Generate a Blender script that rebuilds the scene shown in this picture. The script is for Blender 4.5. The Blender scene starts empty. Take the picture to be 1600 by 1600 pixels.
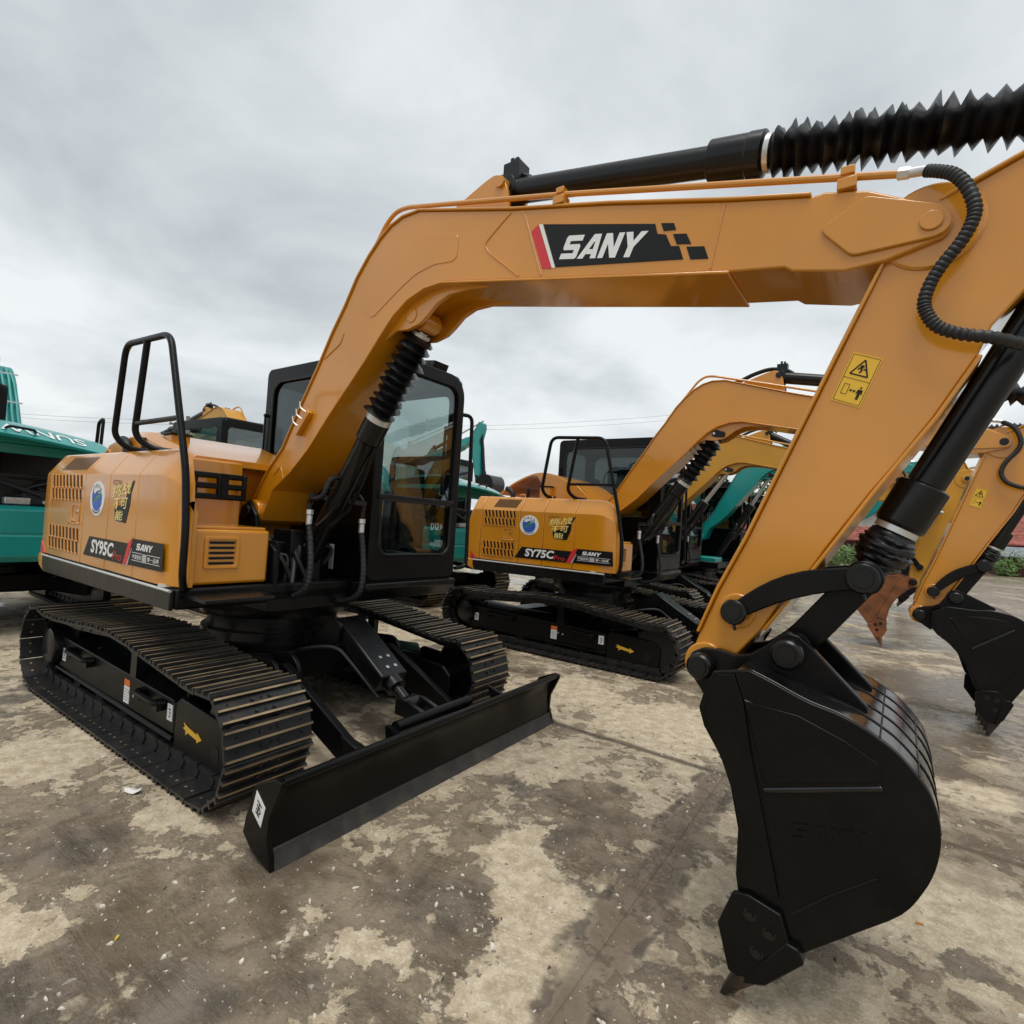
import bpy, bmesh, math, random
from mathutils import Vector, Matrix
random.seed(7)
S = bpy.context.scene
COL = S.collection
R = math.radians
PI = math.pi

# ------------------------------------------------------------------ camera
CAM = (3.778, -2.395, 1.443); YAW, PITCH, ROLL, FPX = 2.176, 0.019, 0.065, 844.96
cd = bpy.data.cameras.new('camera'); cam = bpy.data.objects.new('camera', cd); COL.objects.link(cam)
fw = Vector((math.cos(PITCH)*math.cos(YAW), math.cos(PITCH)*math.sin(YAW), math.sin(PITCH)))
rt = Vector((math.sin(YAW), -math.cos(YAW), 0)); up = rt.cross(fw)
r2 = math.cos(ROLL)*rt + math.sin(ROLL)*up; u2 = -math.sin(ROLL)*rt + math.cos(ROLL)*up
m = Matrix((r2, u2, -fw)).transposed().to_4x4(); m.translation = CAM
cam.matrix_world = m
cd.sensor_width = 36; cd.lens = FPX/1600*36; cd.clip_start = .05; cd.clip_end = 2000
S.camera = cam
S.render.resolution_x = S.render.resolution_y = 1024

# ------------------------------------------------------------------ world: overcast sky
SUN_EL, SUN_AZ = R(72), R(-60)          # direction towards the bright part of the cloud (azimuth from +X)
w = bpy.data.worlds.new('World'); S.world = w; w.use_nodes = True
nt = w.node_tree; nd = nt.nodes; nl = nt.links
for n in list(nd): nd.remove(n)
def N(t, **k):
    n = nd.new(t)
    for a, b in k.items(): setattr(n, a, b)
    return n
out = N('ShaderNodeOutputWorld'); bg = N('ShaderNodeBackground'); sky = N('ShaderNodeTexSky')
sky.sky_type = 'NISHITA'; sky.sun_disc = False; sky.sun_elevation = SUN_EL; sky.sun_rotation = PI/2 - SUN_AZ
sky.air_density = 1.5; sky.dust_density = 4
bg.inputs['Strength'].default_value = 0.095
tc = N('ShaderNodeTexCoord'); mp = N('ShaderNodeMapping'); mp.inputs['Scale'].default_value = (1.0, 1.0, 1.0); mp.inputs['Location'].default_value = (2.3, .9, .2)
n1 = N('ShaderNodeTexNoise'); n1.inputs['Scale'].default_value = 1.25; n1.inputs['Detail'].default_value = 6; n1.inputs['Roughness'].default_value = .54; n1.inputs['Distortion'].default_value = .35
cr = N('ShaderNodeValToRGB'); e = cr.color_ramp.elements
e[0].position = .32; e[0].color = (4.4, 4.8, 5.05, 1); e[1].position = .62; e[1].color = (7.6, 7.95, 8.1, 1)
mx = N('ShaderNodeMixRGB'); mx.inputs['Fac'].default_value = .93
# lighter towards the horizon, as a cloud deck is
sep = N('ShaderNodeSeparateXYZ'); hz = N('ShaderNodeMapRange'); hz.inputs['From Min'].default_value = 0; hz.inputs['From Max'].default_value = .55
hz.inputs['To Min'].default_value = 1.06; hz.inputs['To Max'].default_value = .98
mul = N('ShaderNodeMixRGB', blend_type='MULTIPLY'); mul.inputs['Fac'].default_value = 1
# project the view direction on to a cloud deck overhead
dz = N('ShaderNodeMath', operation='ABSOLUTE'); da_ = N('ShaderNodeMath', operation='ADD'); da_.inputs[1].default_value = .28
sp0 = N('ShaderNodeSeparateXYZ'); dvv = N('ShaderNodeVectorMath', operation='DIVIDE'); cb = N('ShaderNodeCombineXYZ')
nl.new(tc.outputs['Generated'], sp0.inputs[0]); nl.new(sp0.outputs['Z'], dz.inputs[0]); nl.new(dz.outputs[0], da_.inputs[0])
for i_ in range(3): nl.new(da_.outputs[0], cb.inputs[i_])
nl.new(tc.outputs['Generated'], dvv.inputs[0]); nl.new(cb.outputs[0], dvv.inputs[1]); nl.new(dvv.outputs[0], mp.inputs[0]); nl.new(mp.outputs[0], n1.inputs['Vector']); nl.new(n1.outputs['Fac'], cr.inputs[0])
nl.new(tc.outputs['Generated'], sep.inputs[0]); nl.new(sep.outputs['Z'], hz.inputs['Value'])
nl.new(cr.outputs[0], mul.inputs[1]); nl.new(hz.outputs[0], mul.inputs[2])
nl.new(sky.outputs[0], mx.inputs[1]); nl.new(mul.outputs[0], mx.inputs[2]); nl.new(mx.outputs[0], bg.inputs[0]); nl.new(bg.outputs[0], out.inputs[0])

sl = bpy.data.lights.new('sun', 'SUN'); sl.energy = 1.5; sl.angle = R(30); sl.color = (1, .97, .93)
so = bpy.data.objects.new('sun', sl); COL.objects.link(so); so.location = (0, 0, 30)
sd = Vector((math.cos(SUN_EL)*math.cos(SUN_AZ), math.cos(SUN_EL)*math.sin(SUN_AZ), math.sin(SUN_EL)))
so.rotation_euler = sd.to_track_quat('Z', 'Y').to_euler()
S.view_settings.view_transform = 'Standard'; S.view_settings.look = 'None'; S.view_settings.exposure = 0.30; S.view_settings.gamma = 1
S.render.engine = 'CYCLES'

# ------------------------------------------------------------------ materials
def mat(name, col, rough=.5, metal=0, var=.08, vs=4., bump=0., bs=60., coat=0., spec=.5, dirt=None, ds=2.5, da=.5, rv=.1):
    M = bpy.data.materials.new(name); M.use_nodes = True; t = M.node_tree; nn = t.nodes; L = t.links
    b = nn['Principled BSDF']
    b.inputs['Metallic'].default_value = metal; b.inputs['Coat Weight'].default_value = coat; b.inputs['Coat Roughness'].default_value = .09
    b.inputs['Specular IOR Level'].default_value = spec
    g = nn.new('ShaderNodeNewGeometry')
    no = nn.new('ShaderNodeTexNoise'); no.inputs['Scale'].default_value = vs; no.inputs['Detail'].default_value = 6
    L.new(g.outputs['Position'], no.inputs['Vector'])
    ra = nn.new('ShaderNodeValToRGB'); e = ra.color_ramp.elements
    e[0].position = .3; e[1].position = .7
    e[0].color = (*[c*(1-var) for c in col], 1); e[1].color = (*[min(1, c*(1+var)) for c in col], 1)
    L.new(no.outputs['Fac'], ra.inputs[0]); last = ra.outputs[0]
    if dirt:
        n2 = nn.new('ShaderNodeTexNoise'); n2.inputs['Scale'].default_value = ds; n2.inputs['Detail'].default_value = 8; n2.inputs['Roughness'].default_value = .65
        L.new(g.outputs['Position'], n2.inputs['Vector'])
        mr = nn.new('ShaderNodeMapRange'); mr.inputs['From Min'].default_value = .48; mr.inputs['From Max'].default_value = .72; mr.inputs['To Max'].default_value = da
        L.new(n2.outputs['Fac'], mr.inputs['Value'])
        mi = nn.new('ShaderNodeMixRGB'); mi.inputs[2].default_value = (*dirt, 1); L.new(mr.outputs[0], mi.inputs[0]); L.new(last, mi.inputs[1]); last = mi.outputs[0]
    L.new(last, b.inputs['Base Color'])
    rr = nn.new('ShaderNodeMapRange'); rr.inputs['To Min'].default_value = max(.02, rough-rv); rr.inputs['To Max'].default_value = min(1, rough+rv)
    L.new(no.outputs['Fac'], rr.inputs['Value']); L.new(rr.outputs[0], b.inputs['Roughness'])
    if bump:
        n3 = nn.new('ShaderNodeTexNoise'); n3.inputs['Scale'].default_value = bs; n3.inputs['Detail'].default_value = 3
        L.new(g.outputs['Position'], n3.inputs['Vector'])
        bp = nn.new('ShaderNodeBump'); bp.inputs['Strength'].default_value = bump; bp.inputs['Distance'].default_value = .01
        L.new(n3.outputs['Fac'], bp.inputs['Height']); L.new(bp.outputs[0], b.inputs['Normal'])
    return M

YEL = mat('paint_yellow', (.60, .232, .004), .30, var=.07, vs=2.2, bump=.05, bs=240, coat=.85, rv=.10, dirt=(.42, .20, .035), ds=1.6, da=.3)
YEL2 = mat('paint_yellow_aged', (.55, .26, .016), .42, var=.08, vs=2.5, bump=.03, bs=200, coat=.1)
TEAL = mat('paint_teal', (.006, .26, .24), .35, var=.07, coat=.25)
BLK = mat('paint_black', (.0035, .0035, .0038), .34, var=.25, vs=6, bump=.02, bs=180, dirt=(.010, .0085, .007), da=.4, spec=.2)
BLKB = mat('bucket_black', (.0028, .0027, .0027), .30, var=.2, vs=5, bump=.05, bs=110, dirt=(.011, .0095, .008), da=.6, ds=3.5, rv=.14, spec=.2)
BLKS = mat('steel_black_satin', (.005, .005, .0055), .28, var=.2, vs=8, dirt=(.016, .014, .012), da=.3, spec=.35)
BLKG = mat('bucket_shell_gloss', (.005, .005, .0055), .14, var=.2, vs=5, bump=.05, bs=25, dirt=(.02, .018, .015), da=.4, rv=.08, spec=.6)
TOOTH = mat('tooth_worn', (.030, .020, .014), .5, var=.4, vs=18, bump=.2, bs=40, dirt=(.10, .05, .025), ds=9, da=.6)
SHOE = mat('track_steel', (.013, .013, .014), .40, var=.3, vs=12, bump=.05, bs=90, dirt=(.055, .043, .03), ds=9, da=.5, spec=.45)
WORN = mat('worn_steel', (.34, .25, .14), .40, metal=.5, var=.5, vs=9, dirt=(.03, .026, .022), ds=4.5, da=.95)
RUB = mat('rubber_black', (.006, .006, .0065), .5, var=.2, vs=20, bump=.15, bs=60)
BEL = mat('bellows_vinyl', (.006, .006, .007), .38, var=.3, vs=14, bump=.3, bs=22, rv=.12)
HOSE = mat('hose_black', (.013, .013, .014), .5, var=.2, vs=30)
CHR = mat('bright_steel', (.62, .62, .62), .22, metal=1, var=.05)
FIT = mat('zinc_fitting', (.66, .67, .66), .35, metal=.6, var=.08, vs=30)
BRASS = mat('brass_fitting', (.55, .38, .12), .35, metal=.8)
WHT = mat('sticker_white', (.78, .78, .77), .4, var=.03)
RED = mat('sticker_red', (.62, .025, .035), .4, var=.05)
DBLK = mat('sticker_black', (.008, .008, .0085), .40, var=.1, spec=.25)
YST = mat('sticker_yellow', (.78, .46, .03), .4, var=.03)
ORG = mat('sticker_orange', (.75, .17, .02), .4, var=.05)
GREY = mat('sticker_grey', (.42, .42, .43), .45, var=.05)
GOLD = mat('sticker_gold', (.80, .66, .22), .4, var=.2, vs=30)
BLUE = mat('sticker_blue', (.03, .10, .45), .4, var=.4, vs=14)
GRN = mat('sticker_green', (.05, .25, .10), .4, var=.3, vs=30)
SEAT = mat('seat_fabric', (.02, .021, .022), .85, var=.2)
RUST = mat('rusty_bucket', (.20, .068, .020), .6, var=.35, vs=7, bump=.2, bs=40, dirt=(.30, .10, .04), da=.6)
MAROON = mat('maroon_paint', (.05, .012, .012), .35, var=.2)
ENG = mat('engine_dark', (.018, .018, .018), .55, var=.5, vs=9, dirt=(.08, .07, .06), ds=8, da=.4)
GALV = mat('pole_concrete', (.16, .15, .14), .8, var=.2)
WOOD = mat('log_bark', (.06, .045, .032), .85, var=.4, vs=9, bump=.5, bs=20)
TILE = mat('roof_tile_red', (.26, .075, .05), .8, var=.45, vs=3, bump=.3, bs=8)
WALLG = mat('shed_wall', (.085, .030, .024), .8, var=.4, vs=2)
ROOFG = mat('shed_roof_grey', (.24, .27, .28), .6, var=.25, vs=2)
PLAS = mat('plaster_pale', (.42, .41, .38), .8, var=.2, vs=1)
WIRE = mat('wire_grey', (.10, .10, .105), .6)
PAPER = mat('paper_scrap', (.72, .70, .66), .8, var=.1)
BUTT = mat('cigarette_filter', (.55, .24, .05), .8, var=.2)

def glassmat(name, tint, refl=.06, body=.25):
    M = bpy.data.materials.new(name); M.use_nodes = True; t = M.node_tree; nn = t.nodes; L = t.links
    for n in list(nn): nn.remove(n)
    o = nn.new('ShaderNodeOutputMaterial'); tr = nn.new('ShaderNodeBsdfTransparent'); gl = nn.new('ShaderNodeBsdfGlossy'); mi = nn.new('ShaderNodeMixShader'); lw = nn.new('ShaderNodeLayerWeight'); lw.inputs['Blend'].default_value = .5; fp = nn.new('ShaderNodeMath'); fp.operation = 'POWER'; fp.inputs[1].default_value = 4.5; fr = nn.new('ShaderNodeMath'); fr.operation = 'MULTIPLY_ADD'; fr.inputs[1].default_value = .9; fr.inputs[2].default_value = refl; L.new(lw.outputs['Facing'], fp.inputs[0]); L.new(fp.outputs[0], fr.inputs[0])
    tr.inputs[0].default_value = (*tint, 1); gl.inputs['Roughness'].default_value = .015; gl.inputs[0].default_value = (.9, .95, .95, 1)
    L.new(fr.outputs[0], mi.inputs[0]); L.new(tr.outputs[0], mi.inputs[1]); L.new(gl.outputs[0], mi.inputs[2]); L.new(mi.outputs[0], o.inputs[0])
    return M
GLS = glassmat('cab_glass', (.76, .82, .81), .10)
GLSD = glassmat('cab_glass_dark', (.26, .28, .29), .05)

# ground: stained concrete slabs, mud in the joints
def groundmat(name, slab=True):
    M = bpy.data.materials.new(name); M.use_nodes = True; t = M.node_tree; nn = t.nodes; L = t.links
    b = nn['Principled BSDF']; g = nn.new('ShaderNodeNewGeometry')
    def noise(s, d=8, r=.6, dist=0., sc=(1, 1, 1), off=(0, 0, 0), rot=0):
        mp = nn.new('ShaderNodeMapping'); mp.inputs['Scale'].default_value = sc; mp.inputs['Location'].default_value = off; mp.inputs['Rotation'].default_value = (0, 0, rot)
        n = nn.new('ShaderNodeTexNoise'); n.inputs['Scale'].default_value = s; n.inputs['Detail'].default_value = d; n.inputs['Roughness'].default_value = r; n.inputs['Distortion'].default_value = dist
        L.new(g.outputs['Position'], mp.inputs[0]); L.new(mp.outputs[0], n.inputs['Vector']); return n.outputs['Fac']
    def ramp(v, a, bb, lo=0., hi=1.):
        r = nn.new('ShaderNodeMapRange'); r.interpolation_type = 'SMOOTHSTEP'
        r.inputs['From Min'].default_value = a; r.inputs['From Max'].default_value = bb; r.inputs['To Min'].default_value = lo; r.inputs['To Max'].default_value = hi
        L.new(v, r.inputs['Value']); return r.outputs[0]
    def mth(op, a, bb=None):
        n = nn.new('ShaderNodeMath'); n.operation = op
        for i, v in enumerate((a, bb)):
            if v is None: continue
            if isinstance(v, (int, float)): n.inputs[i].default_value = v
            else: L.new(v, n.inputs[i])
        return n.outputs[0]
    def mixc(f, a, bb):
        n = nn.new('ShaderNodeMixRGB')
        if isinstance(f, (int, float)): n.inputs[0].default_value = f
        else: L.new(f, n.inputs[0])
        for i, v in ((1, a), (2, bb)):
            if isinstance(v, tuple): n.inputs[i].default_value = (*v, 1)
            else: L.new(v, n.inputs[i])
        return n.outputs[0]
    big = noise(.75, 7, .62, .5, off=(3.1, 7.7, 0)); med = noise(2.6, 9, .66, .8, off=(1, 2, 0)); fine = noise(13, 8, .7, .3); grit = noise(70, 5, .7); vfine = noise(260, 3, .6)
    stre = noise(1.5, 7, .62, .4, sc=(.35, 1.6, 1), rot=.25)
    # pale concrete, worn and sandy
    pale = mixc(ramp(fine, .36, .66), (.40, .315, .205), (.64, .54, .39))
    pale = mixc(ramp(grit, .50, .70, 0, .6), pale, (.80, .73, .60))
    pale = mixc(ramp(vfine, .44, .30, 0, .65), pale, (.24, .185, .12))
    mid = noise(6.5, 8, .68, .6, off=(7, 3, 0))
    mud = mixc(ramp(mid, .36, .64), (.130, .097, .064), (.285, .220, .148))
    mud = mixc(ramp(grit, .50, .72, 0, .65), mud, (.38, .31, .225))
    mud = mixc(ramp(vfine, .42, .28, 0, .6), mud, (.085, .066, .046))
    dark = mixc(ramp(mid, .36, .66), (.058, .049, .039), (.185, .155, .118))
    dark = mixc(ramp(grit, .55, .75, 0, .6), dark, (.24, .21, .17))
    # broad stains and bare patches, each with its own place and torn outline
    wv = nn.new('ShaderNodeTexNoise'); wv.inputs['Scale'].default_value = 2.1; wv.inputs['Detail'].default_value = 7; wv.inputs['Roughness'].default_value = .62
    L.new(g.outputs['Position'], wv.inputs['Vector'])
    w0 = nn.new('ShaderNodeVectorMath'); w0.operation = 'SUBTRACT'; w0.inputs[1].default_value = (.5, .5, .5); L.new(wv.outputs['Color'], w0.inputs[0])
    w1 = nn.new('ShaderNodeVectorMath'); w1.operation = 'SCALE'; w1.inputs['Scale'].default_value = .95; L.new(w0.outputs[0], w1.inputs[0])
    w2 = nn.new('ShaderNodeVectorMath'); w2.operation = 'ADD'; L.new(g.outputs['Position'], w2.inputs[0]); L.new(w1.outputs[0], w2.inputs[1])
    def blobs(Ls):
        tot = None
        for x_, y_, r_ in Ls:
            d_ = nn.new('ShaderNodeVectorMath'); d_.operation = 'DISTANCE'; d_.inputs[1].default_value = (x_, y_, 0); L.new(w2.outputs[0], d_.inputs[0])
            v_ = ramp(d_.outputs['Value'], r_, r_*.35); tot = v_ if tot is None else mth('MAXIMUM', tot, v_)
        return tot
    bd = blobs([(1.9, -1.43, .55), (2.26, -1.05, .38), (.96, -1.5, .45), (2.62, .28, .42), (1.87, -.96, .3), (2.62, -.88, .32), (1.85, -1.95, .3), (2.32, -1.48, .36), (2.64, -1.25, .25), (4.1, 4.9, .9), (3.9, 2.4, .6), (4.4, 1.2, .25)])
    bl = blobs([(1.5, -1.76, .26), (.01, -1.3, .5), (1.57, -.02, .4), (1.98, .42, .42), (2.92, -.80, .22), (2.17, -1.18, .16), (2.5, -1.15, .16), (2.4, 1.6, .6), (3.3, -.1, .36), (3.62, -.5, .4), (4.14, .6, .55), (4.3, 1.9, .4), (1.25, -1.2, .2), (2.5, -.35, .3), (2.75, -.62, .25), (1.6, 1.9, .6), (3.6, 1.6, .5)])
    cov = mth('ADD', mth('ADD', mth('MULTIPLY', big, .50), mth('MULTIPLY', med, .5)), mth('ADD', mth('MULTIPLY', mth('SUBTRACT', fine, .5), .55), mth('MULTIPLY', mth('SUBTRACT', mid, .5), .55)))
    cov = mth('ADD', cov, mth('SUBTRACT', mth('MULTIPLY', bd, .13), mth('MULTIPLY', bl, .15)))
    f_mud = ramp(cov, .485, .56)
    col = mixc(f_mud, pale, mud)
    dk = mth('ADD', mth('MULTIPLY', noise(.9, 6, .6, .6, off=(9, 4, 0)), .6), mth('ADD', mth('MULTIPLY', stre, .3), mth('MULTIPLY', med, .2)))
    dk = mth('ADD', dk, mth('SUBTRACT', mth('MULTIPLY', bd, .10), mth('MULTIPLY', bl, .12)))
    f_dark = ramp(mth('ADD', dk, mth('MULTIPLY', mth('SUBTRACT', mid, .5), .25)), .57, .66, 0, .8)
    col = mixc(f_dark, col, dark)
    # small round drip marks and flecks of white stone
    vo = nn.new('ShaderNodeTexVoronoi'); vo.inputs['Scale'].default_value = 3.3; vo.inputs['Randomness'].default_value = 1
    mpv = nn.new('ShaderNodeMapping'); dv = nn.new('ShaderNodeMixRGB'); dv.inputs[0].default_value = .07
    nv = nn.new('ShaderNodeTexNoise'); nv.inputs['Scale'].default_value = 9; L.new(g.outputs['Position'], nv.inputs['Vector'])
    L.new(g.outputs['Position'], dv.inputs[1]); L.new(nv.outputs['Color'], dv.inputs[2]); L.new(dv.outputs[0], vo.inputs['Vector'])
    spot = mth('MULTIPLY', ramp(vo.outputs['Distance'], .24, .12), ramp(noise(.8, 3, .5, 0, off=(2, 9, 0)), .5, .6, 0, .75))
    col = mixc(spot, col, (.12, .095, .065))
    vw = nn.new('ShaderNodeTexVoronoi'); vw.inputs['Scale'].default_value = 21; wj = nn.new('ShaderNodeMixRGB'); wj.inputs[0].default_value = .045; nj = nn.new('ShaderNodeTexNoise'); nj.inputs['Scale'].default_value = 42; nj.inputs['Detail'].default_value = 4; L.new(g.outputs['Position'], nj.inputs['Vector']); L.new(g.outputs['Position'], wj.inputs[1]); L.new(nj.outputs['Color'], wj.inputs[2]); L.new(wj.outputs[0], vw.inputs['Vector'])
    fle = mth('MULTIPLY', ramp(vw.outputs['Distance'], .22, .12), ramp(noise(2.2, 4, .6, 0, off=(5, 1, 0)), .52, .62, 0, .75))
    col = mixc(fle, col, (.72, .66, .54))
    # mud packed along the slab joints
    sx = nn.new('ShaderNodeSeparateXYZ'); L.new(g.outputs['Position'], sx.inputs[0])
    wob = mth('MULTIPLY', mth('SUBTRACT', noise(2.2, 5, .6, off=(4, 4, 0)), .5), .28)
    jx = mth('ABSOLUTE', mth('SUBTRACT', mth('ADD', sx.outputs['X'], wob), 3.04))
    jy = mth('ABSOLUTE', mth('SUBTRACT', mth('ADD', sx.outputs['Y'], mth('MULTIPLY', wob, .35)), 1.11))
    fx = mth('MULTIPLY', ramp(jx, .12, .055), ramp(sx.outputs['Y'], 1.35, 1.1)); fy = ramp(jy, .05, .015, 0, .9)
    ex = mth('MULTIPLY', mth('MULTIPLY', ramp(jx, .14, .11), ramp(jx, .065, .085)), ramp(noise(5, 4, .6), .45, .6, 0, .8))
    col = mixc(fx, col, mixc(ramp(med, .35, .65), (.17, .13, .09), (.24, .19, .135)))
    col = mixc(mth('MULTIPLY', ex, ramp(sx.outputs['Y'], 1.35, 1.1)), col, (.07, .055, .04))
    col = mixc(fy, col, (.13, .10, .07))
    # hairline cracks
    L.new(col, b.inputs['Base Color'])
    # damp film: smoother where the mud has stayed wet
    wet = mth('ADD', mth('MULTIPLY', noise(.45, 5, .6, .5, off=(8, 2, 0)), .6), mth('MULTIPLY', stre, .45))
    far = mth('ADD', mth('ADD', ramp(sx.outputs['Y'], .6, 4, -.05, .035), ramp(sx.outputs['X'], 3.1, 4.2, 0, .055)), mth('MULTIPLY', mth('SUBTRACT', bd, bl), .07))
    wet = ramp(mth('ADD', wet, far), .50, .60)
    wet = mth('MULTIPLY', wet, mth('SUBTRACT', 1., mth('MULTIPLY', ramp(grit, .5, .7), .25)))
    rgh = mth('SUBTRACT', mth('ADD', .70, mth('MULTIPLY', mth('SUBTRACT', fine, .5), .35)), mth('MULTIPLY', wet, .57))
    L.new(rgh, b.inputs['Roughness'])
    L.new(mixc(mth('MULTIPLY', wet, .5), col, (.125, .090, .052)), b.inputs['Base Color'])
    h = mth('ADD', mth('ADD', mth('MULTIPLY', fine, .5), mth('MULTIPLY', grit, .35)), mth('ADD', mth('MULTIPLY', vfine, .12), mth('MULTIPLY', f_mud, .35)))
    h = mth('ADD', h, mth('MULTIPLY', fle, .3))
    h = mth('MULTIPLY', h, mth('SUBTRACT', 1, mth('MULTIPLY', wet, .75)))
    bp = nn.new('ShaderNodeBump'); bp.inputs['Strength'].default_value = .85; bp.inputs['Distance'].default_value = .018
    L.new(h, bp.inputs['Height']); L.new(bp.outputs[0], b.inputs['Normal'])
    return M
GND = groundmat('stained_concrete')
MUD = mat('yard_mud', (.17, .135, .095), .8, var=.35, vs=1.2, bump=.4, bs=25)

# ------------------------------------------------------------------ mesh helpers
class MB:
    def __init__(s): s.v = []; s.f = []; s.m = []; s.mi = 0
    def add(s, vs, fs):
        o = len(s.v); s.v += [tuple(p) for p in vs]; s.f += [tuple(i+o for i in f) for f in fs]; s.m += [s.mi]*len(fs); return s
    def prism(s, poly, a, b, ax='y'):
        n = len(poly)
        def p(q, t): return (q[0], t, q[1]) if ax == 'y' else ((t, q[0], q[1]) if ax == 'x' else (q[0], q[1], t))
        return s.add([p(q, a) for q in poly]+[p(q, b) for q in poly], [tuple(range(n)), tuple(range(2*n-1, n-1, -1))]+[(i, (i+1) % n, n+(i+1) % n, n+i) for i in range(n)])
    def box(s, x0, x1, y0, y1, z0, z1): return s.prism([(x0, z0), (x1, z0), (x1, z1), (x0, z1)], y0, y1)
    def bar(s, p0, p1, w, h, up=(0, 0, 1)):
        p0, p1 = Vector(p0), Vector(p1); d = (p1-p0).normalized(); sd = d.cross(Vector(up))
        if sd.length < 1e-4: sd = d.cross(Vector((1, 0, 0)))
        sd.normalize(); u = sd.cross(d); vs = []
        for p in (p0, p1):
            for a, b in ((-1, -1), (1, -1), (1, 1), (-1, 1)): vs.append(p+sd*a*w/2+u*b*h/2)
        return s.add(vs, [(0, 1, 2, 3), (7, 6, 5, 4)]+[(i, (i+1) % 4, 4+(i+1) % 4, 4+i) for i in range(4)])
    def lathe(s, p0, p1, prof, n=20, rf=None, cap=True):
        p0, p1 = Vector(p0), Vector(p1); d = p1-p0; a = d.normalized(); u = a.orthogonal().normalized()
        if abs(a.z) < .95: u = a.cross(Vector((0, 0, 1))).normalized()
        w_ = a.cross(u); vs = []
        for k, (t, r) in enumerate(prof):
            for i in range(n):
                th = 2*PI*i/n; rr = r*(rf(k, th) if rf else 1)
                vs.append(p0+d*t+(u*math.cos(th)+w_*math.sin(th))*rr)
        m_ = len(prof); fs = [(k*n+i, k*n+(i+1) % n, (k+1)*n+(i+1) % n, (k+1)*n+i) for k in range(m_-1) for i in range(n)]
        if cap: fs += [tuple(range(n)), tuple(range((m_-1)*n, m_*n))]
        return s.add(vs, fs)
    def cyl(s, p0, p1, r, r1=None, n=20): return s.lathe(p0, p1, [(0, r), (1, r if r1 is None else r1)], n)
    def disc(s, c, ax, r, t, n=24):
        c = Vector(c); a = Vector(ax).normalized(); return s.cyl(c, c+a*t, r, n=n)
    def tube(s, path, r, n=8, closed=False):
        P = [Vector(p) for p in path]; K = len(P); vs = []; prev = None
        rr = r if isinstance(r, (list, tuple)) else [r]*K
        for i, p in enumerate(P):
            d = (P[(i+1) % K]-P[i-1]) if closed else (P[min(i+1, K-1)]-P[max(i-1, 0)])
            d.normalize()
            if prev is None: u = d.orthogonal().normalized()
            else:
                u = prev-d*prev.dot(d)
                u = u.normalized() if u.length > 1e-6 else d.orthogonal().normalized()
            prev = u; w_ = d.cross(u)
            for k in range(n): th = 2*PI*k/n; vs.append(p+(u*math.cos(th)+w_*math.sin(th))*rr[i])
        fs = [(i*n+k, i*n+(k+1) % n, ((i+1) % K)*n+(k+1) % n, ((i+1) % K)*n+k) for i in range(K if closed else K-1) for k in range(n)]
        if not closed: fs += [tuple(range(n)), tuple(range((K-1)*n, K*n))]
        return s.add(vs, fs)
    def ribbon(s, path, t, y0, y1, side=1):
        n = len(path); off = []
        for i in range(n):
            a = Vector(path[max(i-1, 0)]); b = Vector(path[min(i+1, n-1)]); d = (b-a).normalized(); off.append((path[i][0]-d.y*t*side, path[i][1]+d.x*t*side))
        vs = [(p[0], y, p[1]) for y in (y0, y1) for p in list(path)+off]; q = 2*n; fs = []
        for i in range(n-1):
            fs += [(i, i+1, q+i+1, q+i), (n+i, n+i+1, q+n+i+1, q+n+i), (i, i+1, n+i+1, n+i), (q+i, q+i+1, q+n+i+1, q+n+i)]
        fs += [(0, n, q+n, q), (n-1, 2*n-1, q+2*n-1, q+n-1)]
        return s.add(vs, fs)
    def mesh(s, name, mats, smooth=True, ang=35):
        me = bpy.data.meshes.new(name); me.from_pydata(s.v, [], s.f)
        for q in (mats if isinstance(mats, (list, tuple)) else [mats]): me.materials.append(q)
        me.polygons.foreach_set('material_index', s.m)
        bm = bmesh.new(); bm.from_mesh(me); bmesh.ops.recalc_face_normals(bm, faces=bm.faces); bm.to_mesh(me); bm.free()
        if smooth:
            me.polygons.foreach_set('use_smooth', [True]*len(me.polygons)); me.set_sharp_from_angle(angle=R(ang))
        return me
    def build(s, name, mats, parent=None, bevel=0, seg=2, smooth=True, rz=0, kind=None, ang=35):
        o = bpy.data.objects.new(name, s.mesh(name, mats, smooth, ang)); COL.objects.link(o)
        if parent is not None: o.parent = parent
        if rz: o.rotation_euler[2] = rz
        if bevel:
            b = o.modifiers.new('bevel', 'BEVEL'); b.width = bevel; b.segments = seg; b.limit_method = 'ANGLE'; b.angle_limit = R(30); b.harden_normals = False
        if kind: o['kind'] = kind
        return o
def share(src, parent, name=None):
    o = bpy.data.objects.new(name or src.name.split('.')[0], src.data); COL.objects.link(o); o.parent = parent; return o
def empty(name, loc, rz=0, label=None, cat=None, group=None):
    o = bpy.data.objects.new(name, None); COL.objects.link(o); o.location = loc; o.rotation_euler[2] = rz; o.empty_display_size = .3
    tag(o, label, cat, group); return o
def tag(o, label=None, cat=None, group=None, kind=None):
    for k, v in (('label', label), ('category', cat), ('group', group), ('kind', kind)):
        if v: o[k] = v
    return o
def fillet(P, r, n=5, closed=False):
    P = [Vector(p) for p in P]; out_ = []; K = len(P)
    for i in range(K):
        if not closed and i in (0, K-1): out_.append(P[i]); continue
        a, b, c = P[i-1], P[i], P[(i+1) % K]; d1 = (a-b); d2 = (c-b); q = min(r, d1.length*.48, d2.length*.48); p1 = b+d1.normalized()*q; p2 = b+d2.normalized()*q
        for k in range(n+1): t = k/n; out_.append(p1*(1-t)**2+b*2*t*(1-t)+p2*t*t)
    return [tuple(p) for p in out_]
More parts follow.
